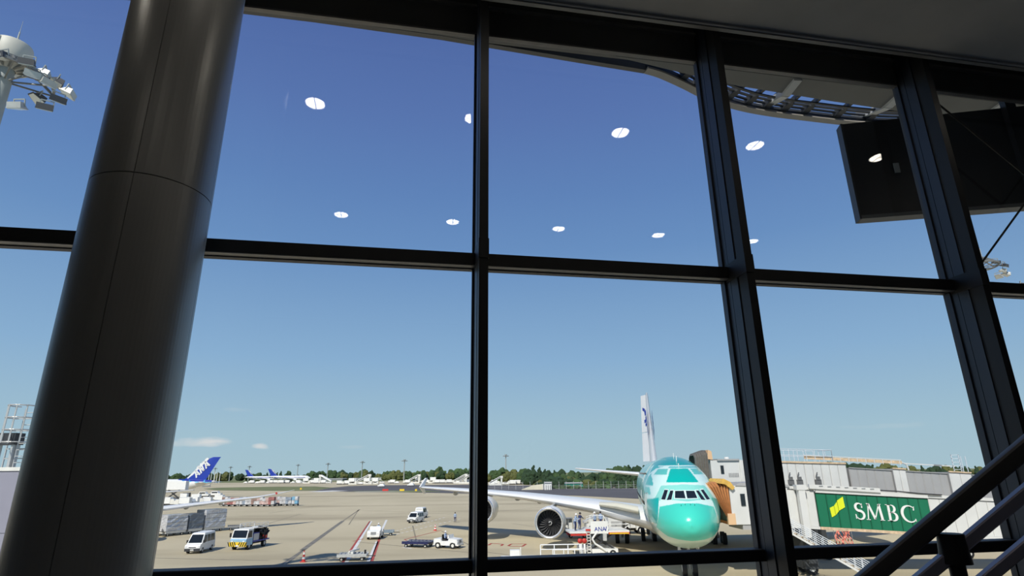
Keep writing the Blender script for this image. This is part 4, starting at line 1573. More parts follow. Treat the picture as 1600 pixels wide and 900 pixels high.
# ---- rack of salmon hoses on the apron behind the bridge
hs = thing('hose_bundle', 'bundle of salmon red hoses hanging and coiled under the green sign', 'hose', (0, 0, 0))
HOSE = mat('salmon hose rubber', (.85, .30, .23), .6, var=.1, scale=5)
hp0 = G(1320, 853)
rh = random.Random(3)
for k in range(9):
    xo = hp0.x - .9 + k * .22
    pts_ = []
    for j in range(9):
        pts_.append((xo + .18 * math.sin(j * .9 + k) + (.1 if j < 2 else 0), hp0.y + rh.uniform(-.25, .25), max(.07, 2.15 - j * .26)))
    MB().tube(pts_, .065, 6).build('hose', HOSE, hs)
MB().tube([(hp0.x + .3, hp0.y, .08), (hp0.x + 1.0, hp0.y + .3, .08), (hp0.x + 1.6, hp0.y - .1, .08), (hp0.x + 2.2, hp0.y + .2, .08), (hp0.x + 2.5, hp0.y - .3, .08)], .10, 6).build('hose_tail', HOSE, hs)
MB().bar((hp0.x - 1.1, hp0.y, 2.15), (hp0.x + 1.1, hp0.y, 2.15), .08).bar((hp0.x - 1.1, hp0.y, 0), (hp0.x - 1.1, hp0.y, 2.15), .06).bar((hp0.x + 1.1, hp0.y, 0), (hp0.x + 1.1, hp0.y, 2.15), .06).build('hanging_bar', GREY, hs)

# =================================================================== people (one continuous skinned body each)


def body_proto(pose):
    J = {}
    if pose == 'stand':
        J = dict(pel=(0, 0, .93), chest=(.02, 0, 1.28), neck=(.02, 0, 1.50), head=(.04, 0, 1.63), top=(.04, 0, 1.75),
                 sl=(.02, .19, 1.42), el=(0, .26, 1.14), wl=(.06, .27, .90), hl=(.09, .26, .80), sr=(.02, -.19, 1.42), er=(-.02, -.26, 1.14), wr=(.05, -.27, .90), hr=(.08, -.26, .80),
                 kl=(.10, .10, .50), al=(.05, .10, .09), tl=(.20, .11, .05), kr=(-.03, -.10, .50), ar=(-.16, -.10, .10), tr=(-.03, -.11, .05), pl=(0, .10, .88), pr=(0, -.10, .88))
    elif pose == 'reach':
        J = dict(pel=(0, 0, .93), chest=(.06, 0, 1.27), neck=(.10, 0, 1.48), head=(.14, 0, 1.60), top=(.15, 0, 1.72),
                 sl=(.08, .19, 1.40), el=(.26, .24, 1.20), wl=(.48, .20, 1.22), hl=(.57, .18, 1.23), sr=(.08, -.19, 1.40), er=(.24, -.25, 1.18), wr=(.46, -.20, 1.14), hr=(.55, -.18, 1.14),
                 kl=(.05, .12, .50), al=(-.02, .13, .09), tl=(.13, .14, .05), kr=(.03, -.12, .50), ar=(-.06, -.13, .09), tr=(.09, -.14, .05), pl=(0, .10, .88), pr=(0, -.10, .88))
    else:
        J = dict(pel=(0, 0, .12), chest=(.0, 0, .47), neck=(.02, 0, .69), head=(.05, 0, .82), top=(.05, 0, .94),
                 sl=(.02, .19, .61), el=(.14, .25, .36), wl=(.36, .18, .38), hl=(.45, .15, .40), sr=(.02, -.19, .61), er=(.14, -.25, .36), wr=(.36, -.18, .38), hr=(.45, -.15, .40),
                 kl=(.42, .12, .17), al=(.50, .12, -.24), tl=(.64, .12, -.28), kr=(.42, -.12, .17), ar=(.50, -.12, -.24), tr=(.64, -.12, -.28), pl=(.06, .10, .12), pr=(.06, -.10, .12))
    RAD = dict(pel=.145, chest=.155, neck=.06, head=.105, top=.07, sl=.075, el=.05, wl=.038, hl=.042, sr=.075, er=.05, wr=.038, hr=.042, kl=.065, al=.045, tl=.04, kr=.065, ar=.045, tr=.04, pl=.10, pr=.10)
    E_ = [('pel', 'chest'), ('chest', 'neck'), ('neck', 'head'), ('head', 'top'), ('chest', 'sl'), ('sl', 'el'), ('el', 'wl'), ('wl', 'hl'), ('chest', 'sr'), ('sr', 'er'), ('er', 'wr'), ('wr', 'hr'),
          ('pel', 'pl'), ('pl', 'kl'), ('kl', 'al'), ('al', 'tl'), ('pel', 'pr'), ('pr', 'kr'), ('kr', 'ar'), ('ar', 'tr')]
    keys = list(J)
    me_ = bpy.data.meshes.new('body')
    me_.from_pydata([J[k] for k in keys], [(keys.index(a_), keys.index(b_)) for a_, b_ in E_], [])
    o = bpy.data.objects.new('body', me_)
    COL.objects.link(o)
    md = o.modifiers.new('skin', 'SKIN')
    for v, k in zip(me_.skin_vertices[0].data, keys):
        v.radius = (RAD[k], RAD[k])
        v.use_root = (k == 'pel')
    sb = o.modifiers.new('sub', 'SUBSURF')
    sb.levels = sb.render_levels = 1
    dg = bpy.context.evaluated_depsgraph_get()
    dg.update()
    res = bpy.data.meshes.new_from_object(o.evaluated_get(dg))
    bpy.data.objects.remove(o)
    res.name = 'body'
    return res, J


PROTO = {p: body_proto(p) for p in ('stand', 'reach', 'sit')}


def person(label, loc, rz, pose, shirt, trousers, hat=None, scale=1.0, group=None):
    t_ = thing('person', label, 'person', loc, rz, group)
    t_.scale = (scale,) * 3
    src, J = PROTO[pose]
    me_ = src.copy()
    me_.materials.clear()
    for q in (SKIN, shirt, trousers, BLACK):
        me_.materials.append(q)
    hz_ = J['head'][2] - .09
    hips = J['pel'][2] + .04
    hl, hr = Vector(J['wl']), Vector(J['wr'])
    for p in me_.polygons:
        c = p.center
        k = 1
        if c.z > hz_ or (c - hl).length < .02 + .10 * (c - Vector(J['hl'])).length + .05 and (c - Vector(J['hl'])).length < .11 or (c - Vector(J['hr'])).length < .11:
            k = 0
        elif pose == 'sit' and (c.x > .14 and abs(c.y) < .24 and c.z < .29 or c.z < hips):
            k = 2
        elif c.z < hips:
            k = 2
        foot = min(J['tl'][2], J['tr'][2])
        if c.z < foot + .07:
            k = 3
        p.material_index = k
        p.use_smooth = True
    o = bpy.data.objects.new('body', me_)
    COL.objects.link(o)
    o.parent = t_
    hx, hy, hzz = J['head']
    if hat:
        MB().lathe([(.135, -.02), (.128, .03), (.10, .10), (.05, .135), (.005, .14)], 'z', (hx - .005, hy, hzz + .035), 12).box(hx + .08, hx + .19, hy - .07, hy + .07, hzz + .01, hzz + .03).build('helmet', hat, t_, True)
    else:
        MB().lathe([(.112, -.05), (.118, .02), (.09, .10), (.03, .135), (.003, .137)], 'z', (hx - .03, hy, hzz + .02), 12).build('hair', BLACK, t_, True)
    MB().cyl((hx + .09, hy, hzz - .035), (hx + .125, hy, hzz - .03), .018, .01, 6).build('nose', SKIN, t_)
    return t_

# =================================================================== apron floodlight mast close by at upper left
MASTP = mat('mast grey paint', (.34, .36, .35), .5, var=.06, scale=.8)
DRUMM = mat('mast drum cream', (.58, .55, .47), .55, var=.05, scale=.8)
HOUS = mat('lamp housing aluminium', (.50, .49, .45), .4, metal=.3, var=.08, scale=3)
HOUSD = mat('lamp housing shaded black', (.06, .06, .065), .5)  # dark copy of the housing metal: shade put into the colour
LENS = mat('lamp lens', (.78, .78, .74), .15)
mY = 35.5
top_c = AY(27, 72, mY)           # drum top centre
mx0, my0 = -36.9, mY
mast = thing('floodlight_mast', 'big grey floodlight mast with drum head at upper left, close to the window', 'mast', (mx0, my0, 0))
zt = top_c.z + .1
MB().cyl((0, 0, 0), (0, 0, zt - 2.0), .72, .50, 20).build('pole', MASTP, mast, True, auto=True)
MB().lathe([(.02, zt + .06), (.9, zt + .02), (1.16, zt - .08), (1.22, zt - .25), (1.22, zt - 1.65), (1.16, zt - 1.75), (.55, zt - 1.75)], 'z', (0, 0, 0), 32).build('drum', DRUMM, mast, True, auto=True)
MB().cyl((.45, -.3, zt), (.45, -.3, zt + .9), .06, .05, 8).cyl((.45, -.3, zt + .9), (.45, -.3, zt + 1.9), .02, .01, 6).build('lightning_rod', MASTP, mast)
MB().box(-.1, .12, -1.27, -1.2, zt - 1.5, zt - .2).build('drum_strap', MASTP, mast)
zr = zt - 1.95
fr = MB()
for r_, z_ in ((1.75, zr), (2.9, zr - .9)):
    ringp = [(r_ * math.cos(R(a)), r_ * math.sin(R(a)), z_) for a in range(-170, 61, 15)]
    for a, b_ in zip(ringp[:-1], ringp[1:]):
        fr.bar(a, b_, .16, .22)
for a in range(-160, 61, 30):
    c_, s_ = math.cos(R(a)), math.sin(R(a))
    fr.bar((.5 * c_, .5 * s_, zr - .2), (1.85 * c_, 1.85 * s_, zr), .14, .18).bar((1.75 * c_, 1.75 * s_, zr), (2.95 * c_, 2.95 * s_, zr - .9), .12, .16).bar((.5 * c_, .5 * s_, zr - 1.2), (2.9 * c_, 2.9 * s_, zr - .95), .10)
fr.build('head_frame', mat('mast frame dark', (.20, .20, .19), .5, metal=.2), mast)
MB().lathe([(.55, zr - .3), (.95, zr - .05), (1.35, zr + .05), (1.35, zr + .15), (.6, zr + .15)], 'z', (0, 0, 0), 24).build('collar', HOUS, mast, True, auto=True)


def flood(parent, p, az, tilt=.5, size=1.0, m_=None):
    # a tapered housing with glass front, swung about az (radians) and tipped down
    o = MB()
    s = size
    o.loft([[(-.42 * s, -.30 * s, 0), (.0 * s, -.36 * s, .34 * s), (0, .36 * s, .34 * s), (-.42 * s, .30 * s, 0)],
            [(.50 * s, -.52 * s, -.12 * s), (.50 * s, -.52 * s, .26 * s), (.50 * s, .52 * s, .26 * s), (.50 * s, .52 * s, -.12 * s)]])
    o.hexa([(-.45 * s, -.32 * s, -.02), (.52 * s, -.54 * s, -.22 * s), (.52 * s, .54 * s, -.22 * s), (-.45 * s, .32 * s, -.02),
            (-.45 * s, -.32 * s, .04), (.52 * s, -.54 * s, -.10 * s), (.52 * s, .54 * s, -.10 * s), (-.45 * s, .32 * s, .04)])
    h = o.build('lamp_housing', m_ or HOUS, parent)
    h.location = p
    h.rotation_euler = (0, tilt, az)
    MB().hexa([(-.38 * s, -.27 * s, -.06 * s), (.48 * s, -.48 * s, -.26 * s), (.48 * s, .48 * s, -.26 * s), (-.38 * s, .27 * s, -.06 * s),
               (-.38 * s, -.27 * s, -.02), (.48 * s, -.48 * s, -.21 * s), (.48 * s, .48 * s, -.21 * s), (-.38 * s, .27 * s, -.02)]).build('lens', LENS, h)
    MB().bar((0, -.40 * s, .05), (0, -.40 * s, .62 * s), .06).bar((0, .40 * s, .05), (0, .40 * s, .62 * s), .06).bar((0, -.40 * s, .62 * s), (0, .40 * s, .62 * s), .07).build('yoke', MASTP, h)
    return h


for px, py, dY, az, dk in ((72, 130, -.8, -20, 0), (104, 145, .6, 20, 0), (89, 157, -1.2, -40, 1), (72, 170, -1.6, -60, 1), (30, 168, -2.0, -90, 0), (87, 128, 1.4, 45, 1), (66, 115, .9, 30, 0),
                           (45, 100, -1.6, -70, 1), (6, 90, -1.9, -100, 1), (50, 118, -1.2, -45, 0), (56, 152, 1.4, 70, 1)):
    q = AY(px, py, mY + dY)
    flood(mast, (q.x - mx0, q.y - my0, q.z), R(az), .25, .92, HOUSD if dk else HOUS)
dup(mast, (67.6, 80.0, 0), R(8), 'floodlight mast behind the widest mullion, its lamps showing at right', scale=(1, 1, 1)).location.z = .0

# far floodlight masts, each its own
fm = None
for px, top, base, wdt, lab in ((790.6, 710, 752, 0, 'far floodlight mast just right of the middle mullion'), (630.7, 718, 753, 0, 'far floodlight mast left of the middle mullion, by the wing tip'),
                                (564.6, 720.6, 750, 0, 'far floodlight mast, second left of the middle mullion'), (510.6, 723.5, 750, 0, 'far floodlight mast between the far airliners and the window middle'),
                                (464, 725.5, 746, 0, 'far floodlight mast above the nose of the right far airliner'), (388, 728, 746, 0, 'far floodlight mast above the left far airliner'),
                                (358, 729, 750, 0, 'far floodlight mast beside the flagpoles'), (334, 731, 750, 0, 'far floodlight mast touching the lettered tail')):
    Y_ = 735 if px > 600 else (860 if px > 500 else 1010)
    p = AY(px, base, Y_)
    t_ = AY(px, top, Y_)
    if fm is None:
        fm = thing('floodlight_mast', lab, 'mast', (p.x, p.y, 0), 0, 'far floodlight masts')
        hh = t_.z
        MB().cyl((0, 0, 0), (0, 0, hh), .75, .5, 8).build('pole', MASTP, fm)
        MB().cyl((0, 0, hh - 1.0), (0, 0, hh), 1.5, 1.7, 10).build('drum', MASTP, fm)
        MB().cyl((0, 0, hh - 2.2), (0, 0, hh - 1.6), 3.0, 3.2, 10).box(-3.6, 3.6, -.5, .5, hh - 2.4, hh - 1.5).build('lamp_ring', GREY, fm)
        fh = hh
    else:
        dup(fm, (p.x, p.y, 0), 0, lab, scale=(1, 1, t_.z / fh))
fp = None
for i, px in enumerate((321, 325.5, 329, 334.5, 338, 342.5)):
    p = AY(px, 752, 800)
    lab = 'tall thin white flagpole right of the lettered tail, %s of six' % ['leftmost', 'second', 'third', 'fourth', 'fifth', 'rightmost'][i]
    if fp is None:
        fp = thing('flagpole', lab, 'pole', (p.x, p.y, 0), 0, 'flagpoles by the lettered tail')
        MB().cyl((0, 0, 0), (0, 0, 14), .38, .25, 6).build('shaft', WHITE, fp)
        MB().cyl((0, 0, 0), (0, 0, .8), .8, .8, 6).build('base', LGREY, fp)
    else:
        dup(fp, (p.x, p.y, 0), 0, lab)

# =================================================================== low service building with a caged ladder, far left
LILAC = mat('lilac grey metal panel', (.27, .265, .325), .6, var=.04, scale=1)
bl = thing('service_building', 'low lilac grey panelled building at far left, behind the round column', 'building', (-23.0, 30.0, 0), R(-4))
MB().box(-18.4, .6, .08, 3.2, 0, 9.5).build('wall_core', GREY, bl)
for i in range(10):
    for z0, z1 in ((0, 3.2), (3.2, 6.55), (6.55, 9.42)):
        MB().box(-18.4 + i * 1.9 + .012, -18.4 + (i + 1) * 1.9 - .012, 0, .08, z0 + .012, z1 - .012).build('wall_panel', LILAC, bl)
MB().box(-18.5, .7, -.06, 3.3, 9.42, 9.6).build('roof_coping', OFFW, bl)
LADM = mat('galvanised ladder steel', (.50, .50, .49), .45, metal=.4)
cl = thing('caged_ladder', 'galvanised caged ladder and guard frame on the lilac building roof', 'ladder', (-25.9, 31.0, 9.6), R(-4))
mb = MB()
for x_ in (-.28, .28):
    mb.cyl((x_, .5, 0), (x_, .5, 3.0), .035, n=6)
mb.build('ladder_rail', LADM, cl)
for i in range(9):
    MB().cyl((-.28, .5, .25 + i * .32), (.28, .5, .25 + i * .32), .022, n=6).build('rung', LADM, cl)
for i in range(4):
    z_ = 1.25 + i * .62
    rg = [(.62 * math.cos(R(a)), .62 * math.sin(R(a)), z_) for a in range(-220, 41, 20)]
    MB().tube(rg, .033, 6).build('cage_hoop', LADM, cl)
for a in (-200, -150, -110, -70, -30, 20):
    MB().box(.62 * math.cos(R(a)) - .03, .62 * math.cos(R(a)) + .03, .62 * math.sin(R(a)) - .015, .62 * math.sin(R(a)) + .015, 1.2, 3.15).build('cage_strap', LADM, cl)
gf = thing('guard_frame', 'open steel guard frame beside the caged ladder at far left', 'railing', (-25.2, 32.2, 9.6), R(-4))
for x_ in (-2.2, -.9, .2, .62, 1.05):
    MB().box(x_ - .03, x_ + .03, -.03, .03, 0, 2.65).build('upright', LADM, gf)
for z_ in (.45, .95, 1.4, 1.9, 2.55):
    MB().box(-2.2, 1.3, -.03, .03, z_, z_ + .06).build('cross_bar', LADM, gf)
ac = thing('roof_unit', 'small dark box unit on the lilac building roof beside the ladder', 'unit', (-26.7, 31.6, 9.6), R(-4))
MB().box(-.7, .55, -.3, .3, 1.15, 1.75).build('casing', DARK, ac)
MB().box(-.65, -.5, -.2, .2, 0, 1.15).box(.35, .5, -.2, .2, 0, 1.15).build('stand', LADM, ac)
MB().box(-.6, -.1, -.33, -.3, 1.25, 1.65).build('grille', GREY, ac)

# =================================================================== vehicles on the apron


def quad(mb, p, k=0):
    return mb.add(p, [(0, 1, 2, 3)], k)


PLATE = mat('number plate', (.75, .75, .72), .5)
LAMPG = mat('headlamp glass', (.75, .76, .78), .1)


def van(name, label, loc, rz, Lh=4.7, Wd=1.75, Ht=2.25, paintm=None, bumper=None, hood=.35, group=None, belt=1.08):
    v = thing(name, label, 'van', loc, rz, group)
    pm_ = paintm or WHITE
    hx = Lh / 2
    lo = [(-hx, .34), (hx - .1, .34), (hx, .48), (hx, .80), (hx - .12, belt - .06), (hx - .55, belt + .04), (-hx, belt)]
    w2 = Wd / 2
    b = MB().prism(lo, -w2, w2)
    xf0, xf1, xr0, xr1, wt = hx - .50, hx - 1.05 - hood, -hx, -hx + .10, w2 * .86
    b.hexa([(xr0, -w2, belt), (xf0, -w2, belt), (xf0, w2, belt), (xr0, w2, belt), (xr1, -wt, Ht - .08), (xf1, -wt, Ht - .08), (xf1, wt, Ht - .08), (xr1, wt, Ht - .08)])
    b.hexa([(xr1, -wt, Ht - .08), (xf1, -wt, Ht - .08), (xf1, wt, Ht - .08), (xr1, wt, Ht - .08), (xr1 + .1, -wt * .85, Ht), (xf1 - .25, -wt * .85, Ht), (xf1 - .25, wt * .85, Ht), (xr1 + .1, wt * .85, Ht)])
    body = b.build('body', pm_, v)

    def face_pt(u, k, s):       # on the side of the greenhouse
        z = belt + k * (Ht - .08 - belt)
        y = s * (w2 + (wt - w2) * k + .012)
        return (u, y, z)
    for s in (1, -1):
        spans = [(xf1 + .02, xf1 - .62), (xf1 - .75, xf1 - 1.75), (xf1 - 1.85, xr0 + .25)]
        for a_, c_ in spans:
            mbw = MB()
            a0 = a_ + (.30 if a_ == xf1 + .02 else 0)
            quad(mbw, [face_pt(a0, .10, s), face_pt(c_, .10, s), face_pt(c_, .82, s), face_pt(a_ - .05, .82, s)])
            mbw.build('side_window', WINDOW, v)
        MB().box(hx - .95, hx - .80, s * (w2 + .02) - .0, s * (w2 + .20), belt + .10, belt + .42).build('door_mirror', BLACK if bumper is not None else pm_, v)
        MB().box(hx - .03, hx + .02, s * w2 * .86 - .14, s * w2 * .86 + .14, .74, .93).build('headlamp', LAMPG, v)
    mbw = MB()
    dx, dz = xf1 - xf0, Ht - .08 - belt
    P = lambda k, y: (xf0 + dx * k + .012, y * (w2 + (wt - w2) * k), belt + dz * k + .008)
    quad(mbw, [P(.10, -.90), P(.10, .90), P(.88, .86), P(.88, -.86)])
    mbw.build('windscreen', WINDOW, v)
    mbw = MB()
    quad(mbw, [(-hx - .012 + .05, -w2 * .8, belt + .12), (-hx - .012 + .05, w2 * .8, belt + .12), (-hx + .075, wt * .8, Ht - .3), (-hx + .075, -wt * .8, Ht - .3)])
    mbw.build('rear_window', WINDOW, v)
    MB().box(hx - .10, hx + .06, -w2 * 1.0, w2 * 1.0, .30, .62).box(-hx - .05, -hx + .08, -w2, w2, .30, .56).build('bumper', bumper or DARK, v)
    MB().box(hx, hx + .015, -.42, .42, .70, .80).build('grille', DARK, v)
    MB().box(hx + .06, hx + .075, -.2, .2, .40, .52).build('number_plate', PLATE, v)
    for xx in (hx - .95, -hx + .85):
        for s in (1, -1):
            wheel(v, (xx, s * (w2 - .10), .33), .33, .22)
    return v


gp = G(308, 861)
van('van', 'white high-roof van with black bumper in front of the wrapped cargo, left', (gp.x + .6, gp.y - .6, 0), R(-84), 4.8, 1.78, 2.3, WHITE, DARK)
gp = G(648, 817)
van('van', 'white compact van, nearer of the pair parked mid apron', (gp.x, gp.y + 1, 0), R(-104), 4.2, 1.75, 1.95, WHITE, None, .1, None, .98)
gp = G(656, 810)
van('van', 'white taller van, further of the pair parked mid apron', (gp.x, gp.y + 2, 0), R(85), 4.4, 1.8, 2.15, WHITE, None)

# refuelling hydrant truck
gp = G(382, 858)
ft = thing('hydrant_truck', 'light blue refuelling truck with yellow black striped bumper', 'truck', (gp.x, gp.y + 1.5, 0), R(-99))
ft.scale = (.86, 1.06, 1.0)
w2 = 1.05
MB().prism([(1.5, .55), (3.1, .55), (3.22, 1.2), (3.05, 1.35), (1.5, 1.35)], -w2, w2).build('cab_lower', LBLUE, ft)
MB().hexa([(1.5, -w2, 1.35), (3.05, -w2, 1.35), (3.05, w2, 1.35), (1.5, w2, 1.35), (1.55, -w2 * .94, 2.45), (2.65, -w2 * .94, 2.45), (2.65, w2 * .94, 2.45), (1.55, w2 * .94, 2.45)]).build('cab_upper', WHITE, ft)
mbw = MB()
quad(mbw, [(3.02, -w2 * .88, 1.45), (3.02, w2 * .88, 1.45), (2.70, w2 * .86, 2.32), (2.70, -w2 * .86, 2.32)])
mbw.build('windscreen', WINDOW, ft)
for s in (1, -1):
    mbw = MB()
    quad(mbw, [(1.75, s * (w2 + .01), 1.45), (2.75, s * (w2 + .01), 1.45), (2.55, s * (w2 * .955 + .01), 2.25), (1.75, s * (w2 * .955 + .01), 2.25)])
    mbw.build('side_window', WINDOW, ft)
    MB().box(2.9, 3.0, s * 1.2 - .1, s * 1.2 + .1, 1.5, 2.0).build('door_mirror', BLACK, ft)
    MB().box(3.16, 3.26, s * .75 - .12, s * .75 + .12, .98, 1.12).build('headlamp', LAMPG, ft)
MB().box(3.05, 3.30, -1.12, 1.12, .42, .96).build('bumper', YEL, ft)
for i in range(8):
    y0 = -1.10 + i * .285
    sgn = 1 if i < 4 else -1
    MB().prism([(y0, .42), (y0 + .13, .42), (y0 + .13 - sgn * .22, .96), (y0 - sgn * .22, .96)], 3.30, 3.315, 'yz').build('bumper_stripe', BLACK, ft)
MB().box(3.315, 3.33, -.22, .22, .45, .6).build('number_plate', PLATE, ft)
MB().box(-3.1, 3.0, -.45, .45, .5, .8).build('chassis', DARK, ft)
MB().box(-3.1, 1.4, -1.05, 1.05, .8, .95).build('deck', BLUEP, ft)
MB().box(-.2, 1.35, -1.02, 1.02, .95, 1.9).build('pump_cabinet', BLUEP, ft)
MB().box(-.1, 1.3, 1.02, 1.05, 1.0, 1.8).box(-.1, 1.3, -1.05, -1.02, 1.0, 1.8).build('cabinet_shutter', LGREY, ft)
MB().lathe([(.30, -.9), (.62, -.88), (.62, -.8), (.30, -.78), (.30, .78), (.62, .8), (.62, .88), (.3, .9)], 'y', (-.9, 0, 1.55), 18).build('hose_reel', DARK, ft)
for k in range(6):
    MB().tube([(-.9 + .5 * math.cos(R(a)), -.6 + k * .24, 1.55 + .5 * math.sin(R(a))) for a in range(0, 361, 30)], .08, 6).build('hose_coil', BLACK, ft)
MB().tube([(-2.9, -.7, 1.0), (-2.6, -.9, 1.8), (-2.0, -.8, 2.3), (-1.3, -.7, 2.45), (-.2, -.7, 2.5)], .10, 8).tube([(-2.9, .7, 1.0), (-2.6, .9, 1.9), (-1.8, .8, 2.4), (-.4, .7, 2.55)], .10, 8).build('loading_hose', BLACK, ft)
MB().box(-2.9, -.4, -.85, .85, .95, 1.5).box(-2.4, -1.3, .3, 1.02, 1.5, 2.1).box(-2.9, -2.5, -.9, .9, 1.5, 2.2).cyl((-2.2, 1.0, 1.2), (-.6, 1.0, 1.9), .13, n=8).cyl((-2.8, 1.05, 1.9), (-1.0, 1.05, 1.0), .11, n=8).build('pump_machinery', BLACK, ft)
plm = MB()
plm.box(-2.6, 1.3, -.95, .95, 2.42, 2.5)
plm.build('lift_platform', OFFW, ft)
mbr = MB()
for y_ in (-.95, .95):
    for h_ in (2.75, 3.0):
        mbr.cyl((-2.6, y_, h_), (1.3, y_, h_), .035, n=6)
    for xx in (-2.6, -1.3, 0, 1.3):
        mbr.cyl((xx, y_, 2.45), (xx, y_, 3.0), .035, n=6)
mbr.build('platform_rail', WHITE, ft)
MB().box(-2.5, -2.35, -.9, -.75, .9, 2.45).box(-2.5, -2.35, .75, .9, .9, 2.45).box(1.1, 1.25, -.9, -.75, .9, 2.45).box(1.1, 1.25, .75, .9, .9, 2.45).build('platform_post', GREY, ft)
MB().box(-1.6, -1.2, 1.0, 1.08, 1.1, 1.5).cyl((-1.9, 1.08, 1.25), (-1.9, 1.2, 1.25), .2, n=10).build('red_valve', RED, ft)
for xx in (2.2, -1.9):
    for s in (1, -1):
        wheel(ft, (xx, s * .88, .44), .44, .30, hubm=LGREY)


# baggage tractors
def tractor(label, loc, rz, group=None):
    v = thing('tow_tractor', label, 'tractor', loc, rz, group)
    MB().prism([(-1.6, .35), (1.55, .35), (1.62, .75), (1.55, 1.05), (.45, 1.15), (.35, .85), (-.55, .85), (-.6, 1.1), (-1.55, 1.1), (-1.6, .9)], -.82, .82).build('body', WHITE, v)
    MB().prism([(.2, 1.12), (.45, 1.15), (.35, 1.55), (.28, 1.55)], -.72, .72).build('dash_cowl', WHITE, v)
    MB().box(-.55, -.05, -.55, -.05, .85, 1.05).box(-.62, -.5, -.55, -.05, 1.0, 1.55).build('seat', BLACK, v)
    MB().box(-.55, -.05, .05, .55, .85, 1.05).box(-.62, -.5, .05, .55, 1.0, 1.55).build('seat', BLACK, v)
    MB().lathe([(.17, -.015), (.20, 0), (.17, .015), (.14, 0), (.17, -.015)], 'z', (.15, -.3, 1.38), 14).cyl((.3, -.3, 1.2), (.15, -.3, 1.38), .025, n=6).build('steering_wheel', BLACK, v)
    for s in (1, -1):
        MB().box(1.57, 1.63, s * .6 - .1, s * .6 + .1, .72, .86).build('headlamp', LAMPG, v)
        for xx in (1.0, -1.0):
            wheel(v, (xx, s * .74, .36), .36, .24)
            MB().prism([(xx - .48, .40), (xx - .34, .72), (xx + .34, .72), (xx + .48, .40), (xx + .40, .40), (xx + .28, .64), (xx - .28, .64), (xx - .40, .40)], s * .82, s * .86).build('wheel_arch', OFFW, v)
    MB().box(1.60, 1.64, -.35, .35, .62, .95).build('grille', GREY, v)
    MB().box(1.5, 1.75, -.8, .8, .32, .5).build('bumper', OFFW, v)
    MB().box(-1.85, -1.6, -.08, .08, .4, .5).build('tow_hook', DARK, v)
    return v


g2 = G(699, 857.5)
t2 = tractor('white baggage tractor with driver pulling a blue flat dolly, before the wing shadow', (g2.x, g2.y + .9, 0), R(-20))
t2.scale = (1.04, 1.04, 1.04)
rel = Matrix.Rotation(R(-20), 4, 'Z')
pd = Vector((g2.x, g2.y + .9, 0)) + rel @ Vector((-.32, -.3, 1.08))
person('white capped driver seated on the tractor with the blue dolly', pd, R(-20), 'sit', SHIRT, NAVY, WHITE, 1.0)
g1 = G(583, 843)
t1 = tractor('white baggage tractor seen head on between the red edged lines', (g1.x, g1.y + 1.4, 0), R(-88))
t1.scale = (1.1, 1.1, 1.1)
rel1 = Matrix.Rotation(R(-88), 4, 'Z')
pd = Vector((g1.x, g1.y + 1.4, 0)) + rel1 @ Vector((-.32, .33, 1.14))
person('white capped driver seated on the head-on tractor', pd, R(-88), 'sit', SHIRT, NAVY, WHITE, 1.0)


def dolly(label, loc, rz, m_, Ld=3.4, Wd=1.9, group=None, name='cargo_dolly', bar=.9):
    v = thing(name, label, 'dolly', loc, rz, group)
    MB().box(-Ld / 2, Ld / 2, -Wd / 2, Wd / 2, .45, .62).build('deck', m_, v)
    MB().box(-Ld / 2, Ld / 2, -Wd / 2 - .05, -Wd / 2 + .02, .42, .74).box(-Ld / 2, Ld / 2, Wd / 2 - .02, Wd / 2 + .05, .42, .74).build('side_rail', m_, v)
    for i in range(7):
        xx = -Ld / 2 + .25 + i * (Ld - .5) / 6
        MB().cyl((xx, -Wd / 2 + .1, .66), (xx, Wd / 2 - .1, .66), .05, n=8).build('roller', LGREY, v)
    for xx in (-Ld / 2 + .5, Ld / 2 - .5):
        for s in (1, -1):
            wheel(v, (xx, s * (Wd / 2 - .25), .22), .22, .16)
    MB().bar((Ld / 2, 0, .42), (Ld / 2 + bar, 0, .40), .08).build('tow_bar', DARK, v)
    return v


pdl = Vector((g2.x, g2.y + .9, 0)) + rel @ Vector((-4.35, 0.1, 0))
dolly('navy blue empty flat dolly behind the tractor by the wing shadow', pdl, R(-16), NAVYP, 3.7, 2.2)
pdl = G(601, 837)
dolly('grey blue empty dolly standing behind the head-on tractor', (pdl.x, pdl.y + .5, 0), R(8), mat('grey blue paint', (.22, .28, .33), .5, var=.15, scale=3), 2.6, 1.7)
ge = G(545, 877)
eq = dolly('low grey equipment trolley between the red edged lines, at the sill', (ge.x + .2, ge.y + .8, 0), R(6), mat('pale grey paint', (.45, .46, .45), .5, var=.15, scale=3), 3.2, 1.9, name='equipment_trolley')
MB().box(-.4, .1, -.7, .7, .7, .95).bar((-.3, -.8, .95), (.5, .8, 1.05), .18).build('cream_strut', OFFW, eq)
MB().box(1.3, 1.5, -.7, -.5, .7, 1.1).build('black_post', BLACK, eq)

gpn = G(711, 816.5)
person('walking worker in pale shirt and dark trousers on open apron', (gpn.x, gpn.y, 0), R(-70), 'stand', SHIRT, NAVY, None, 1.06)

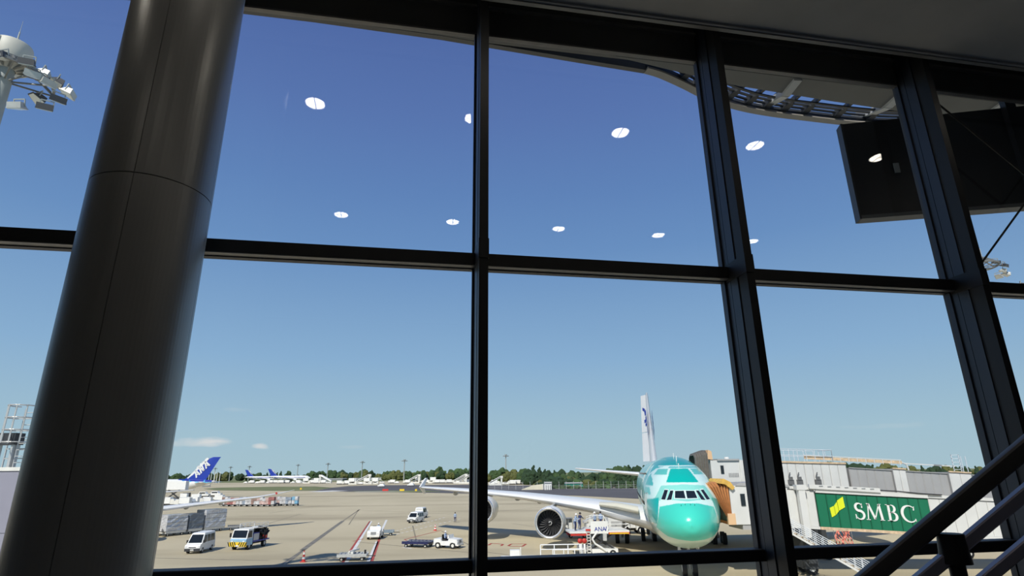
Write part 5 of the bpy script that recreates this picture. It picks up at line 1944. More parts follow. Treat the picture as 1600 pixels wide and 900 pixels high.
# traffic cones
cone = None
for (px, py, lab) in ((474, 878, 'red white traffic cone on the mast shadow near the sill'), (680, 829, 'red traffic cone at the tip of the wing shadow')):
    q = G(px, py)
    if cone is None:
        cone = thing('traffic_cone', lab, 'cone', (q.x, q.y, 0), 0)
        MB().box(-.24, .24, -.24, .24, 0, .05).build('base', RED, cone)
        MB().lathe([(.17, .05), (.145, .25)], 'z', n=14).lathe([(.115, .45), (.085, .65)], 'z', n=14).lathe([(.055, .85), (.03, 1.0), (.005, 1.0)], 'z', n=14).build('cone_body', RED, cone, True)
        MB().lathe([(.145, .25), (.115, .45)], 'z', n=14).lathe([(.085, .65), (.055, .85)], 'z', n=14).build('white_band', WHITE, cone, True)
        cone.scale = (1.25, 1.25, 1.15)
    else:
        dup(cone, (q.x, q.y, 0), 0, lab, scale=(1.3, 1.3, .95))

# wrapped cargo pallets on dollies, left
mat('slate container panel', (.16, .19, .23), .5, var=.1, scale=2)
rcg = random.Random(5)


def wrapped(label, a, b, hgt, m_, dep=2.4, group=None):
    A, B = G(*a), G(*b)
    ln = (B - A).length - .12
    rz = math.atan2(B.y - A.y, B.x - A.x)
    c = (A + B) / 2 + Vector((-math.sin(rz), math.cos(rz), 0)) * (dep / 2) - Vector((0, dep / 2, 0))
    v = thing('cargo_pallet', label, 'cargo', (c.x, c.y + dep / 2, .83), rz, group)
    n_ = 7
    rings = []
    for j in range(7):
        z_ = hgt * j / 6
        rr_ = []
        for i in range(n_):
            rr_.append((-ln / 2 + ln * i / (n_ - 1), -dep / 2 + rcg.uniform(-.07, .07), z_))
        for i in range(1, 5):
            rr_.append((ln / 2 + rcg.uniform(-.07, .07), -dep / 2 + dep * i / 5, z_))
        for i in range(n_):
            rr_.append((ln / 2 - ln * i / (n_ - 1), dep / 2, z_))
        for i in range(1, 5):
            rr_.append((-ln / 2 + rcg.uniform(-.07, .07), dep / 2 - dep * i / 5, z_))
        rings.append(rr_)
    MB().loft(rings).build('wrapped_load', m_, v)
    MB().box(-ln / 2 - .05, ln / 2 + .05, -dep / 2 - .05, dep / 2 + .05, -.08, 0).build('pallet', LGREY, v)
    mbn = MB()
    for k in range(3):
        z_ = hgt * (.25 + .25 * k)
        mbn.box(-ln / 2 - .06, ln / 2 + .06, -dep / 2 - .10, -dep / 2 - .085, z_, z_ + .06)
    mbn.build('net_strap', GREY, v)
    d = dolly('flat cargo dolly under the %s wrapped pallet' % label.split(' cargo')[0], (c.x, c.y + dep / 2, 0), rz, OFFW, ln - .1, dep - .1, bar=.12)
    return v


wrapped('leftmost silver wrapped cargo block beside the round column', (257, 839), (290.5, 835.44), 2.35, SILVER)
wrapped('slate sided cargo block in the middle of the wrapped row', (292.5, 835.22), (316, 832.72), 2.3, MATS['slate container panel'])
wrapped('tallest silver wrapped cargo block, behind the white van', (318, 832.5), (351, 829), 2.75, SILVER)
dolly('empty cargo dolly trailing right of the tallest wrapped block', (G(361, 829).x, G(361, 829).y + 1.4, 0), R(25), GREY, 2.4, 2.0)

# far row of loaded baggage dollies
BAGC = [mat('brown luggage', (.30, .20, .17), .8, var=.3, scale=2), mat('blue grey luggage', (.28, .33, .40), .8, var=.3, scale=2), mat('pinkish luggage', (.55, .40, .37), .8, var=.3, scale=2),
        mat('dusky red luggage', (.33, .13, .12), .8, var=.3, scale=2), mat('pale luggage', (.55, .55, .56), .8, var=.3, scale=2), mat('sky blue tarp', (.20, .42, .60), .7, var=.2, scale=2)]
NAMES = ['brown', 'blue grey', 'pinkish', 'dusky red', 'pale', 'sky blue']
seq = [(349, 0), (358, 3), (367, 2), (377, 1), (386, 4), (395, 0), (404, 2), (413, 2), (422, 3), (431, 2), (440, 4), (449, 1), (459, 5)]
cnt = {}
for i, (px, ci) in enumerate(seq):
    cnt[ci] = cnt.get(ci, 0) + 1
    base = 791.5 - .0 * i + (0 if i < 9 else -1)
    q = G(px, base)
    hh = 2.0 + .5 * rcg.random()
    v = thing('loaded_dolly', 'far baggage dolly heaped with %s load, number %s from left in its row' % (NAMES[ci], ['one', 'two', 'three', 'four', 'five', 'six', 'seven', 'eight', 'nine', 'ten', 'eleven', 'twelve', 'thirteen'][i]),
              'dolly', (q.x, q.y + 1, 0), R(4), 'far row of baggage dollies')
    MB().box(-.88, .88, -.9, .9, .4, .6).build('deck', DARK, v)
    for xx in (-.7, .7):
        wheel(v, (xx, -.8, .25), .25, .2)
        wheel(v, (xx, .8, .25), .25, .2)
    for k in range(4):
        x0 = -.88 + (k % 2) * .88
        z0 = .6 + (k // 2) * hh * .45
        MB().box(x0 + .02, x0 + .85, -.85, .85, z0, z0 + hh * .42).build('luggage_stack', BAGC[ci] if (k + i) % 3 else BAGC[4], v)

# =================================================================== cargo loader and crew beside the inner engine
g0 = G(939, 872)
ld = thing('cargo_loader', 'white scissor lift cargo loader with lettered panel below the wing root', 'loader', (g0.x, g0.y + 2.0, 0), R(4))
MB().box(-1.9, 2.0, -1.3, 3.2, .35, .85).build('base_frame', WHITE, ld)
for xx, yy in ((-1.3, -1.2), (1.4, -1.2), (-1.3, 2.8), (1.4, 2.8)):
    wheel(ld, (xx, yy, .36), .36, .3)
MB().bar((-.9, -1.0, .8), (1.6, -1.0, 2.5), .20).bar((1.6, -1.0, .8), (-.9, -1.0, 2.5), .20).bar((-.9, 2.6, .8), (1.6, 2.6, 2.5), .2).bar((1.6, 2.6, .8), (-.9, 2.6, 2.5), .2).build('scissor_arm', DARK, ld)
MB().tube([(-.2, -1.45, 2.7), (-.5, -1.45, 2.4), (-.9, -1.45, 1.9), (-.6, -1.45, 1.4), (.1, -1.45, 1.0), (.7, -1.45, .6)], .11, 8).build('white_hose', WHITE, ld)
MB().box(.35, .75, -1.5, -1.25, 1.7, 2.6).build('hydraulic_box', LGREY, ld)
MB().box(-1.2, 3.4, -1.4, 3.4, 2.5, 2.75).build('platform', WHITE, ld)
lp = MB().box(-1.05, .95, -1.52, -1.42, 2.45, 3.75).build('lettered_panel', WHITE, ld)
tm = text_mesh('ANA', .62, .008)
tm.materials.clear()
tm.materials.append(BLUEP)
to = bpy.data.objects.new('lettering', tm)
COL.objects.link(to)
to.parent = lp
to.location = (-.62, -1.53, 2.72)
to.rotation_euler = (R(90), 0, 0)
MB().prism([(.62, 2.72), (.70, 2.72), (.80, 3.18), (.72, 3.18)], -1.535, -1.525).build('lettering_slash', BLUEP, lp)
mb = MB()
mb.cyl((-1.05, -1.45, 3.75), (-1.05, -1.45, 4.35), .04, n=6).cyl((.5, -1.45, 3.75), (.5, -1.45, 4.35), .04, n=6).cyl((-1.05, -1.45, 4.35), (.5, -1.45, 4.35), .04, n=6).cyl((.5, -1.45, 4.35), (1.0, -1.45, 3.4), .04, n=6)
mb.cyl((1.0, -1.45, 3.4), (3.4, -1.45, 3.4), .05, n=6)
mb.build('guard_rail', WHITE, ld)
lad = MB()
for xx in (-1.55, -1.15):
    lad.box(xx, xx + .07, -1.55, -1.48, .3, 2.9)
for i in range(8):
    lad.box(-1.55, -1.08, -1.55, -1.48, .5 + i * .3, .57 + i * .3)
lad.build('side_ladder', OFFW, ld)
MB().box(-1.62, -1.08, -1.58, -1.5, 2.75, 2.95).build('red_bar', RED, ld)
MB().box(1.0, 3.4, -1.46, -1.40, 2.35, 2.55).box(-3.3, -1.2, -1.4, -1.0, 2.25, 2.55).build('red_apron', RED, ld)
MB().box(1.1, 3.3, -1.48, -1.46, 2.38, 2.5).build('yellow_mesh', YEL, ld)
MB().box(-3.4, -1.2, -1.45, 1.8, 2.5, 2.7).build('side_platform', WHITE, ld)
for xx in (-2.35, -1.85):
    MB().cyl((xx, -1.7, .3), (xx, -1.7, 1.55), .11, n=10).build('white_post', WHITE, ld, True)
    MB().cyl((xx, -1.82, 1.75), (xx, -1.68, 1.75), .27, n=16).build('red_disc', RED, ld, True)
# tractors' trailer bed with rails, cut off by the sill
g0 = G(848, 870.5, .75)
g0.z = 0
tr = thing('rail_trailer', 'white trailer bed with tube rails and red decals, cut off by the sill', 'trailer', (g0.x, g0.y + .6, 0), R(3))
MB().box(-4.3, 4.4, -1.0, 1.0, .35, .75).build('bed', WHITE, tr)
MB().box(-1.5, .2, -1.03, -1.0, .50, .9).box(.9, 1.6, -1.03, -1.0, .55, .9).build('red_decal', RED, tr)
MB().box(-3.4, -2.4, -.6, .2, .75, 1.45).build('control_box', WHITE, tr)
MB().cyl((-2.3, -.5, .75), (-2.3, -.5, 1.7), .05, n=8).build('lever', WHITE, tr)
mb = MB()
for x0, x1, y_, h_ in ((-.1, 4.3, .9, 1.75), (1.0, 4.4, -.9, 1.45)):
    mb.cyl((x0, y_, h_), (x1, y_, h_), .055, n=8)
    mb.cyl((x0, y_, h_ - .45), (x1, y_, h_ - .45), .045, n=8)
    for k in range(4):
        xx = x0 + (x1 - x0) * k / 3
        mb.cyl((xx, y_, .7), (xx, y_, h_), .055, n=8)
mb.build('tube_rail', WHITE, tr)
for xx in (-3.2, 3.2):
    for s in (1, -1):
        wheel(tr, (xx, s * .85, .32), .32, .22)

lx, ly = ld.location.x, ld.location.y
person('worker in blue overalls and white cap on the loader, left one', (lx - 2.55, ly - .6, 2.70), R(-20), 'reach', SHIRT, NAVY, WHITE, 1.05)
person('worker in navy overalls bending over the loader platform, back left', (lx - 1.9, ly + .9, 2.70), R(40), 'reach', NAVY, NAVY, BLACK, 1.05)
person('worker in blue overalls and white cap behind the lettered panel', (lx - .1, ly + .6, 2.75), R(150), 'stand', SHIRT, NAVY, WHITE, 1.05)
person('worker with dark hair standing on the loader right of the lettered panel', (lx + .7, ly + 1.6, 2.75), R(-140), 'stand', SHIRT, NAVY, None, 1.05)
gq = G(898, 829)
person('white helmeted ground worker right of the inner engine, left of two', (gq.x, gq.y, 0), R(-60), 'stand', SHIRT, HIVIS, WHITE, 1.05)
person('white helmeted ground worker right of the inner engine, right of two', (gq.x + .75, gq.y + .4, 0), R(-110), 'reach', SHIRT, HIVIS, WHITE, 1.05)
gq = G(982, 848)
person('dark clothed worker standing in shade under the wing root', (gq.x, gq.y, 0), R(-100), 'stand', NAVY, NAVY, BLACK, 1.1)

# white service truck behind the loader
gq = G(985, 836)
sv = thing('service_truck', 'white service truck with big wheel behind the loader, under the wing', 'truck', (gq.x - .2, gq.y + 2, 0), R(5))
MB().box(-3.0, 1.2, -1.1, 1.1, .9, 2.5).build('cargo_box', WHITE, sv)
MB().prism([(1.3, .6), (2.9, .6), (2.9, 1.4), (2.4, 2.35), (1.3, 2.35)], -1.1, 1.1).build('cab', WHITE, sv)
MB().hexa([(1.6, -1.12, 1.45), (2.75, -1.12, 1.45), (2.75, -1.10, 1.45), (1.6, -1.10, 1.45), (1.6, -1.12, 2.2), (2.4, -1.12, 2.2), (2.4, -1.10, 2.2), (1.6, -1.10, 2.2)]).build('side_window', WINDOW, sv)
MB().box(-3.0, 2.9, -.5, .5, .5, .9).build('chassis', DARK, sv)
for xx in (-2.0, 2.0):
    for s in (1, -1):
        wheel(sv, (xx, s * .95, .55), .55, .35, hubm=WHITE)
MB().box(-2.6, -.2, -1.16, -1.10, 1.2, 1.9).build('grey_panel', LGREY, sv)
gq = G(962, 834)
bt = thing('belt_loader', 'white belt loader with sloping conveyor behind the lettered loader', 'loader', (gq.x - 1.8, gq.y + 5.2, 0), R(8))
MB().box(-2.2, 2.0, -.9, .9, .55, 1.1).build('chassis', WHITE, bt)
MB().hexa([(-2.6, -.5, 1.2), (3.0, -.5, 3.0), (3.0, .5, 3.0), (-2.6, .5, 1.2), (-2.6, -.5, 1.5), (3.0, -.5, 3.35), (3.0, .5, 3.35), (-2.6, .5, 1.5)]).build('conveyor', LGREY, bt)
MB().bar((.8, 0, 1.1), (1.6, 0, 2.6), .2).build('lift_arm', DARK, bt)
railing(bt, (-2.2, -.55, 1.55), (2.9, -.55, 3.3), .6, 5, WHITE, .035, 2, 'conveyor_rail')
MB().box(-1.9, -1.2, -.85, .0, 1.1, 1.8).build('seat_box', OFFW, bt)
for xx in (-1.6, 1.4):
    for s in (1, -1):
        wheel(bt, (xx, s * .8, .42), .42, .28)
gq = G(889, 833)
ct_ = thing('baggage_container', 'grey open framed baggage container right of the inner engine', 'container', (gq.x, gq.y + 1.2, .35), R(2))
MB().box(-.75, .75, -.7, .7, 0, .08).box(-.75, .75, .65, .7, 0, 1.75).build('shell', LGREY, ct_)
MB().box(-.75, .75, -.7, .7, 1.72, 1.8).build('roof_panel', GREY, ct_)
for xx in (-.75, -.05, .68):
    MB().box(xx, xx + .07, -.72, -.65, 0, 1.75).build('frame_post', GREY, ct_)
MB().box(-.6, -.1, -.6, .4, .08, .7).box(.05, .6, -.6, .4, .08, 1.1).build('boxed_load', OFFW, ct_)
dolly('grey dolly under the open framed container by the inner engine', (gq.x, gq.y + 1.2, -.28), R(2), GREY, 1.9, 1.5)
gq = G(903, 841)
dolly('red edged white dolly between the inner engine and the loader', (gq.x, gq.y + .8, 0), R(3), RED, 3.0, 1.5)

# ground power cart in front of the nose, cut by the sill
# =================================================================== far field: equipment rows, sheds, fence, trees
GS = {}


def gse(kind, label, p, rz, group, sc=1.0):
    if kind not in GS:
        v = thing({'truck': 'box_truck', 'steps': 'passenger_steps', 'car': 'service_car', 'lift': 'catering_lift'}[kind], label, {'truck': 'truck', 'steps': 'stairs', 'car': 'car', 'lift': 'truck'}[kind], p, rz, group)
        if kind == 'truck':
            MB().box(-3, 1.2, -1.1, 1.1, .7, 3.0).build('cargo_box', WHITE, v)
            MB().prism([(1.3, .5), (3.0, .5), (3.0, 1.4), (2.5, 2.4), (1.3, 2.4)], -1.1, 1.1).build('cab', OFFW, v)
            MB().box(-3, 3, -.9, .9, .0, .7).build('running_gear', DARK, v)
        elif kind == 'steps':
            MB().hexa([(-4, -1, .8), (3, -1, 4.4), (3, 1, 4.4), (-4, 1, .8), (-4, -1, 1.9), (3, -1, 5.6), (3, 1, 5.6), (-4, 1, 1.9)]).build('flight', WHITE, v)
            MB().hexa([(-3.6, -1.05, 1.3), (3, -1.05, 4.7), (3, -1.0, 4.7), (-3.6, -1.0, 1.3), (-3.6, -1.05, 1.75), (3, -1.05, 5.15), (3, -1.0, 5.15), (-3.6, -1.0, 1.75)]).build('stripe', DARK, v)
            MB().box(-4, 4, -1.1, 1.1, 0, .9).box(3, 4.6, -1, 1, 4.2, 5.6).box(3.2, 4.2, -.8, .8, .9, 4.2).build('chassis', OFFW, v)
        elif kind == 'car':
            MB().box(-2, 2, -.85, .85, .35, 1.0).hexa([(-1.6, -.85, 1.0), (1.2, -.85, 1.0), (1.2, .85, 1.0), (-1.6, .85, 1.0), (-1.3, -.7, 1.7), (.7, -.7, 1.7), (.7, .7, 1.7), (-1.3, .7, 1.7)]).build('body', WHITE, v)
            MB().box(-1.2, .8, -.87, -.80, 1.1, 1.5).build('side_window', WINDOW, v)
            MB().box(-1.6, 1.6, -.8, .8, 0, .35).build('running_gear', BLACK, v)
        else:
            MB().box(-3.4, 1.4, -1.2, 1.2, 2.2, 4.8).build('raised_body', WHITE, v)
            MB().bar((-2.6, 0, .7), (.8, 0, 2.2), .4).bar((.8, 0, .7), (-2.6, 0, 2.2), .4).build('scissor', DARK, v)
            MB().box(-3.4, 3.2, -1.1, 1.1, 0, .9).box(1.7, 3.2, -1.1, 1.1, .9, 2.5).build('cab_chassis', OFFW, v)
        v.scale = (sc,) * 3
        GS[kind] = v
        return v
    return dup(GS[kind], p, rz, label, group, (sc,) * 3)


rf = random.Random(21)


def nth(i):
    return '%d%s' % (i, 'th' if 10 <= i % 100 <= 20 else {1: 'st', 2: 'nd', 3: 'rd'}.get(i % 10, 'th'))


LABG = {'truck': 'small white truck in the far row %s', 'car': 'small white car in the far row %s', 'lift': 'white lift truck in the far row %s', 'steps': 'white passenger steps in the far row %s'}


def gline(x0, x1, y, step, where, kinds, jitter=1.0):
    px = x0
    cnt_ = 0
    while px < x1:
        cnt_ += 1
        q = G(px, y + rf.uniform(-.05, .05) * jitter)
        k = rf.choice(kinds)
        gse(k, LABG[k] % where + ', %s from left' % nth(cnt_), (q.x, q.y + (cnt_ % 4) * 4.6, .05), rf.choice([0, R(180), R(4), R(176)]), '%s of the far row %s' % ({'truck': 'trucks', 'car': 'cars', 'lift': 'lift trucks', 'steps': 'steps'}[k], where), 1.15)
        px += step * rf.uniform(.7, 1.3)


gline(381, 414, 755.5, 6.0, 'under the left far airliner', ['truck', 'car', 'car'])
gline(420, 476, 755.2, 6.5, 'under the right far airliner', ['truck', 'car', 'truck', 'car'])
gline(477, 510, 755.5, 6.0, 'right of the far airliners', ['truck', 'truck', 'car', 'lift'])
gline(530, 580, 757.0, 8.0, 'left of the second far mast', ['truck', 'car', 'lift'])
gline(586, 640, 755.5, 11, 'before the woods at mid left', ['truck', 'car', 'truck'])
gline(650, 741, 755.2, 9.5, 'beyond the wing tip', ['truck', 'car', 'lift', 'truck'])
gline(768, 845, 757.5, 7.5, 'right of the middle mullion', ['truck', 'car', 'truck', 'car'])
for px, y, k, sc_, lab in ((512, 755, 'steps', 1.6, 'white passenger steps with black stripe right of the far airliners'), (571, 755.4, 'steps', 1.6, 'white passenger steps with black stripe below the far masts'),
                           (648, 755, 'steps', 1.5, 'white passenger steps left of the wing tip'), (720, 755.2, 'steps', 1.5, 'white passenger steps just left of the middle mullion'), (729, 755.3, 'steps', 1.5, 'white passenger steps nearest the middle mullion'),
                           (775, 758, 'steps', 1.2, 'white passenger steps right of the middle mullion')):
    q = G(px, y)
    gse(k, lab, (q.x, q.y - 8 - (px == 729) * 6, .05), R(0 if px != 512 else 180), 'far passenger steps', sc_)
for px, y, lab in ((596, 761, 'white service car on the dark runway, left of two'), (642, 759.5, 'white service car on the dark runway, right of two'), (295, 789, 'white car behind the long wing by the column')):
    q = G(px, y)
    gse('car', lab, (q.x, q.y, .05), R(170), None, 1.3 if y < 770 else 1.1)
# equipment crowd behind the hidden airliner's wing
for i, (px, y, k, sc_) in enumerate(((262, 790, 'truck', .85), (274, 791, 'truck', .8), (288, 787.5, 'lift', .6), (300, 787, 'truck', .7), (312, 786, 'car', 1.1), (326, 783, 'car', 1.1), (322, 786, 'truck', .6), (336, 784, 'truck', .7), (270, 784, 'lift', .55), (318, 776.5, 'car', 1.3), (330, 776, 'car', 1.3))):
    q = G(px, y)
    gse(k, 'small white equipment %s beyond the long wing, number %s from the round column' % ({'truck': 'truck', 'lift': 'lift truck', 'car': 'car'}[k], ['one', 'two', 'three', 'four', 'five', 'six', 'seven', 'eight', 'nine', 'ten', 'eleven'][i]), (q.x, q.y + (i % 3) * 4.2, .02), R(rf.choice([0, 180])), 'equipment beyond the long wing', sc_)
# catering body raised at the lettered tail
q = G(272, 782)
cl_ = thing('catering_truck', 'white catering truck raised beside the lettered tail airliner', 'truck', (q.x, q.y, 0), R(2))
MB().box(-4, 4.2, -1.3, 1.3, 4.0, 7.2).build('raised_body', WHITE, cl_)
MB().bar((-2.4, -.9, .9), (2.0, -.9, 4.0), .4).bar((2.0, -.9, .9), (-2.4, -.9, 4.0), .4).build('scissor', DARK, cl_)
MB().box(-4, 5.5, -1.2, 1.2, .45, 1.0).box(3.6, 5.5, -1.2, 1.2, 1.0, 2.8).build('chassis', DARK, cl_)
for xx in (-2.6, 4.2):
    for s in (1, -1):
        wheel(cl_, (xx, s, .5), .5, .4)
q = G(322, 761)
eg = thing('fuel_tank_cart', 'pale tank cart on the grass edge right of the lettered tail', 'cart', (q.x, q.y, 0), R(20))
MB().lathe([(.02, -3.4), (1.3, -3.1), (1.6, -2.4), (1.6, 2.4), (1.3, 3.1), (.02, 3.4)], 'x', (0, 0, 2.2), 14).build('tank', OFFW, eg, True)
MB().box(-3, 3.4, -1.1, 1.1, 0, .9).build('chassis', GREY, eg)
# taxiway signs
for px, y, m_, w_, lab in ((602, 768.2, RED, 9, 'red taxiway sign on the grass island'), (628, 768.2, YEL, 7, 'yellow taxiway sign on the grass island, left one'), (650, 768.3, YEL, 3, 'yellow taxiway sign on the grass island, right one'), (470, 766, YEL, 3, 'yellow taxiway sign at the end of the grass verge')):
    q = G(px, y)
    v = thing('taxiway_sign', lab, 'sign', (q.x, q.y, .05))
    wd = w_ * .35
    MB().box(-wd / 2, wd / 2, -.15, .15, .3, 1.3).build('board', m_, v)
    MB().box(-wd / 2 + .1, -wd / 2 + .2, -.05, .05, 0, .3).box(wd / 2 - .2, wd / 2 - .1, -.05, .05, 0, .3).build('leg', GREY, v)

# sheds, blast fence
SHED = mat('pale shed cladding', (.48, .48, .47), .7, var=.08, scale=.1)


def shed(label, x0, x1, ybase, ytop, Y_, m_=None, dep=25):
    a = AY(x0, ybase, Y_)
    b_ = AY(x1, ybase, Y_)
    tz = AY((x0 + x1) / 2, ytop, Y_).z
    v = thing('shed', label, 'building', ((a.x + b_.x) / 2, Y_, 0))
    hw = (b_.x - a.x) / 2
    MB().box(-hw, hw, 0, dep, 0, tz * .85).build('walls', m_ or SHED, v)
    MB().prism([(-hw * 1.02, tz * .85), (hw * 1.02, tz * .85), (hw * .96, tz), (-hw * .96, tz)], -.5, dep + .5).build('roof', LGREY, v)
    for k in range(3):
        xx = -hw * .7 + k * hw * .6
        MB().box(xx, xx + hw * .22, -.15, 0, .1, tz * .6).build('shutter', GREY, v)
    return v


shed('long low pale shed before the woods, left of the second far mast', 545, 572, 752, 747, 925)
shed('long low pale shed before the woods, between two far masts', 576, 628, 753, 746, 985)
shed('low grey shed before the dark conifers, right of the far airliners', 486, 535, 753, 747.5, 960, GREY)
shed('low pale shed right of the middle mullion under the woods', 768, 800, 757, 749.5, 640)
shed('grey shed with white top beside the blast fence', 851, 862, 764, 753, 330, WHITE, 6)
shed('teal green netted shed among the bushes', 884, 911, 762, 754, 352, mat('teal netting', (.02, .24, .17), .8, var=.2, scale=.3), 8)
CREAM = mat('cream wall', (.66, .62, .48), .7, var=.06, scale=.2)
a, b_ = AY(815, 764, 335), AY(848, 764, 335)
v = thing('blast_wall', 'cream wedge shaped wall at the runway edge', 'wall', (a.x, 335, 0))
ww = b_.x - a.x
MB().prism([(0, 0), (ww, 0), (ww, 2.9), (ww * .55, 2.4), (ww * .2, 1.0), (0, .25)], 0, 1.2).build('wedge', CREAM, v)
MB().box(ww, ww + .5, -.05, 1.25, 0, 3.0).build('end_post', LGREY, v)

# perimeter fence of thin posts and grey mesh
fe = thing('perimeter_fence', 'thin grey perimeter fence with posts in front of the bushes', 'fence', (0, 0, 0))
a, b_ = AY(762, 760, 345), AY(1003, 766, 328)
for i in range(22):
    q = a.lerp(b_, i / 21)
    MB().cyl((q.x, q.y, 0), (q.x, q.y, 4.2), .10, n=5).build('fence_post', LGREY, fe)
for h_ in (.4, 1.3, 2.2):
    MB().bar((a.x, a.y, h_), (b_.x, b_.y, h_), .07).build('fence_wire', LGREY, fe)

# trees
LEAF = [mat('foliage deep green', (.022, .050, .018), .9, var=.45, scale=.35, bump=.8), mat('foliage mid green', (.045, .085, .026), .9, var=.45, scale=.35, bump=.8),
        mat('foliage olive yellow', (.105, .115, .030), .9, var=.40, scale=.35, bump=.8), mat('foliage fresh green', (.060, .115, .035), .9, var=.4, scale=.35, bump=.8)]
BARK = mat('tree bark', (.07, .05, .035), .9)
import bmesh


def tree_mesh(kind, seed, m_):
    rt = random.Random(seed)
    bm_ = bmesh.new()
    if kind == 'round':
        blobs = [(rt.uniform(-.28, .28), rt.uniform(-.28, .28), rt.uniform(.35, .80), rt.uniform(.20, .34)) for _ in range(7)] + [(0, 0, .50, .40), (.25, 0, .3, .3), (-.25, .1, .3, .3)]
    elif kind == 'conifer':
        blobs = [(rt.uniform(-.05, .05), rt.uniform(-.05, .05), .16 + .11 * i, .34 - .036 * i) for i in range(8)]
    else:
        blobs = [(rt.uniform(-.5, .5), rt.uniform(-.4, .4), rt.uniform(.18, .55), rt.uniform(.25, .42)) for _ in range(6)]
    for x_, y_, z_, r_ in blobs:
        g_ = bmesh.ops.create_icosphere(bm_, subdivisions=2, radius=r_, matrix=Matrix.Translation((x_, y_, z_)))
        for vv in g_['verts']:
            d = vv.co - Vector((x_, y_, z_))
            vv.co = Vector((x_, y_, z_)) + d * rt.uniform(.72, 1.22)
    n_crown = len(bm_.faces)
    bmesh.ops.create_cone(bm_, segments=6, radius1=.035, radius2=.02, depth=.5, matrix=Matrix.Translation((0, 0, .25)))
    me_ = bpy.data.meshes.new('tree')
    for i, f_ in enumerate(bm_.faces):
        f_.material_index = 0 if i < n_crown else 1
    bm_.to_mesh(me_)
    bm_.free()
    me_.materials.append(m_)
    me_.materials.append(BARK)
    return me_


TM = {}
for kind in ('round', 'conifer', 'bush'):
    for li, lm in enumerate(LEAF):
        for s_ in range(2):
            TM[(kind, li, s_)] = tree_mesh(kind, 100 * li + 7 * s_ + len(kind), lm)
rt = random.Random(99)
WORDS = {0: 'dark green', 1: 'mid green', 2: 'olive yellow', 3: 'fresh green'}
NT = [0]


def tree(kind, li, p, h, wd, where, which):
    o = bpy.data.objects.new('bush' if kind == 'bush' else 'tree', TM[(kind, li, rt.randrange(2))])
    COL.objects.link(o)
    o.location = p
    o.rotation_euler = (0, 0, rt.uniform(0, 6.28))
    o.scale = (wd, wd, h)
    lab = '%s %s, %s %s' % (WORDS[li], {'round': 'round tree', 'conifer': 'conifer', 'bush': 'bush'}[kind], which, where)
    tag(o, lab, 'bush' if kind == 'bush' else 'tree', where)
    NT[0] += 1


def grove(x0, x1, Y_, tops, spacing, kinds, where, rows=2, depth=12):
    """tops: [(px, y)] skyline of the grove"""
    for r_ in range(rows):
        Yr = Y_ + r_ * depth
        X0, X1 = AY(x0, 750, Yr).x, AY(x1, 750, Yr).x
        n_ = max(2, int((X1 - X0) / spacing))
        for i in range(n_):
            k = (i + .5 * (r_ % 2) + rt.uniform(-.25, .25)) / n_
            px = x0 + (x1 - x0) * k
            ty = tops[-1][1]
            for (pa, ya), (pb, yb) in zip(tops[:-1], tops[1:]):
                if pa <= px <= pb:
                    ty = ya + (yb - ya) * (px - pa) / (pb - pa)
                    break
            h = max(2.5, AY(px, ty, Yr).z * rt.uniform(.86, 1.06))
            if r_ == 0 and rows > 1:
                h *= .80
            kind, li = rt.choice(kinds)
            wd = h * (.95 if kind == 'round' else (.75 if kind == 'conifer' else 1.25)) * rt.uniform(.9, 1.15)
            wd = max(wd, spacing * 1.3)
            tree(kind, li, (X0 + (X1 - X0) * k, Yr + rt.uniform(-3, 3), -.2), h, wd, where, '%s from left%s' % (nth(i + 1), '' if rows == 1 else (' in the front row' if r_ == 0 else ' in the back row')))


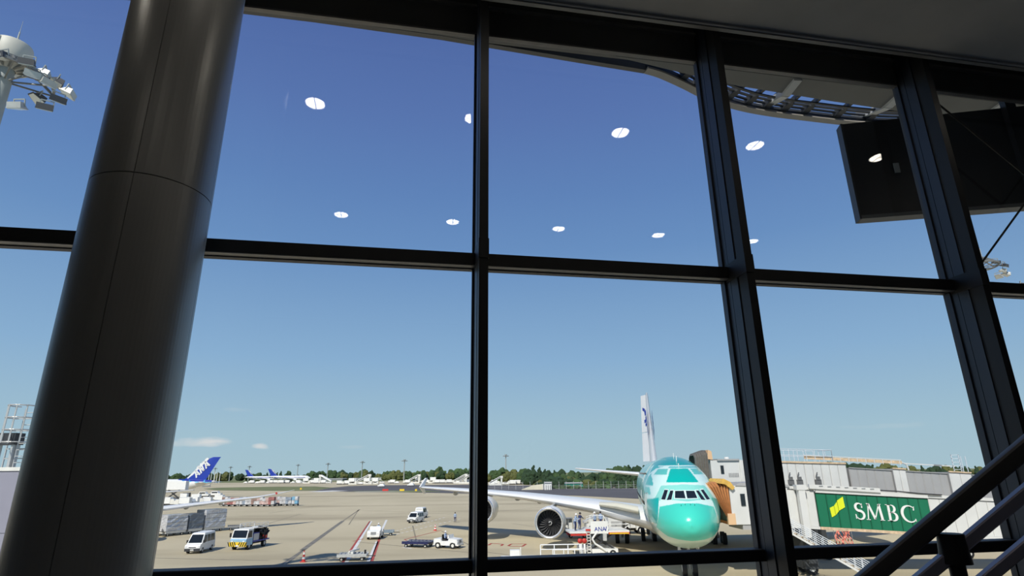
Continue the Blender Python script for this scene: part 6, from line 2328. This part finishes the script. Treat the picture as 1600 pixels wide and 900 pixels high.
K = lambda *a: list(a)
grove(252, 420, 1080, [(252, 741), (300, 741), (345, 737.5), (350, 738), (420, 741)], 9.5, K(('round', 0), ('round', 1), ('round', 0)), 'of the far left woods', 1)
grove(340, 360, 1060, [(340, 738), (360, 738)], 9, K(('round', 2)), 'behind the flagpoles', 1)
grove(415, 452, 1060, [(415, 738), (430, 735.5), (436, 736), (446, 738), (452, 741)], 6.5, K(('conifer', 0)), 'behind the right far airliner', 1)
grove(450, 545, 1100, [(450, 742), (470, 741), (490, 736.5), (520, 735), (545, 736)], 8.5, K(('round', 0), ('round', 1)), 'of the woods right of the far airliners', 1)
grove(530, 625, 1000, [(530, 737), (560, 735), (600, 737), (625, 737)], 8.5, K(('round', 2), ('round', 1), ('round', 0), ('round', 2)), 'of the woods between far masts', 1)
grove(600, 660, 900, [(600, 738), (630, 735), (660, 738)], 8, K(('round', 2)), 'of the woods around the left mast', 1)
grove(640, 748, 880, [(640, 737), (672, 733), (684, 731.5), (700, 734), (722, 733), (731, 731), (748, 733)], 7.5, K(('round', 0), ('round', 3), ('round', 1), ('round', 2)), 'left of the middle mullion', 2)
grove(764, 830, 640, [(764, 734), (780, 733), (800, 733.5), (820, 735), (830, 735)], 6, K(('round', 2), ('round', 1), ('round', 2)), 'right of the middle mullion', 2)
grove(820, 864, 470, [(820, 729), (828, 727), (836, 727.5), (848, 730), (858, 731), (864, 733)], 4.2, K(('conifer', 0), ('conifer', 0), ('round', 0)), 'above the cream wall', 2)
grove(850, 985, 430, [(850, 734), (900, 737), (930, 737.5), (945, 736), (960, 733), (976, 728), (985, 727)], 4.4, K(('round', 0), ('round', 0), ('conifer', 0), ('round', 1)), 'left of the tail fin', 2)
grove(970, 1012, 430, [(970, 728), (990, 726.5), (1012, 727)], 4.2, K(('conifer', 0), ('round', 0)), 'beside the tail fin', 2)
grove(846, 1003, 372, [(846, 745), (870, 741), (900, 742), (940, 746), (1003, 748)], 4.2, K(('bush', 0), ('bush', 1), ('bush', 0), ('bush', 3), ('bush', 2)), 'on the bank behind the runway', 2, 9)
grove(866, 1003, 345, [(866, 757), (900, 757), (960, 755), (1003, 757)], 4.2, K(('bush', 3), ('bush', 1)), 'along the perimeter fence', 1)
grove(1300, 1545, 520, [(1300, 722), (1340, 723), (1380, 725), (1400, 726), (1440, 727.5), (1470, 728), (1545, 729)], 4.6, K(('round', 0), ('round', 0), ('round', 2), ('conifer', 0)), 'above the jet bridge roofs', 1)
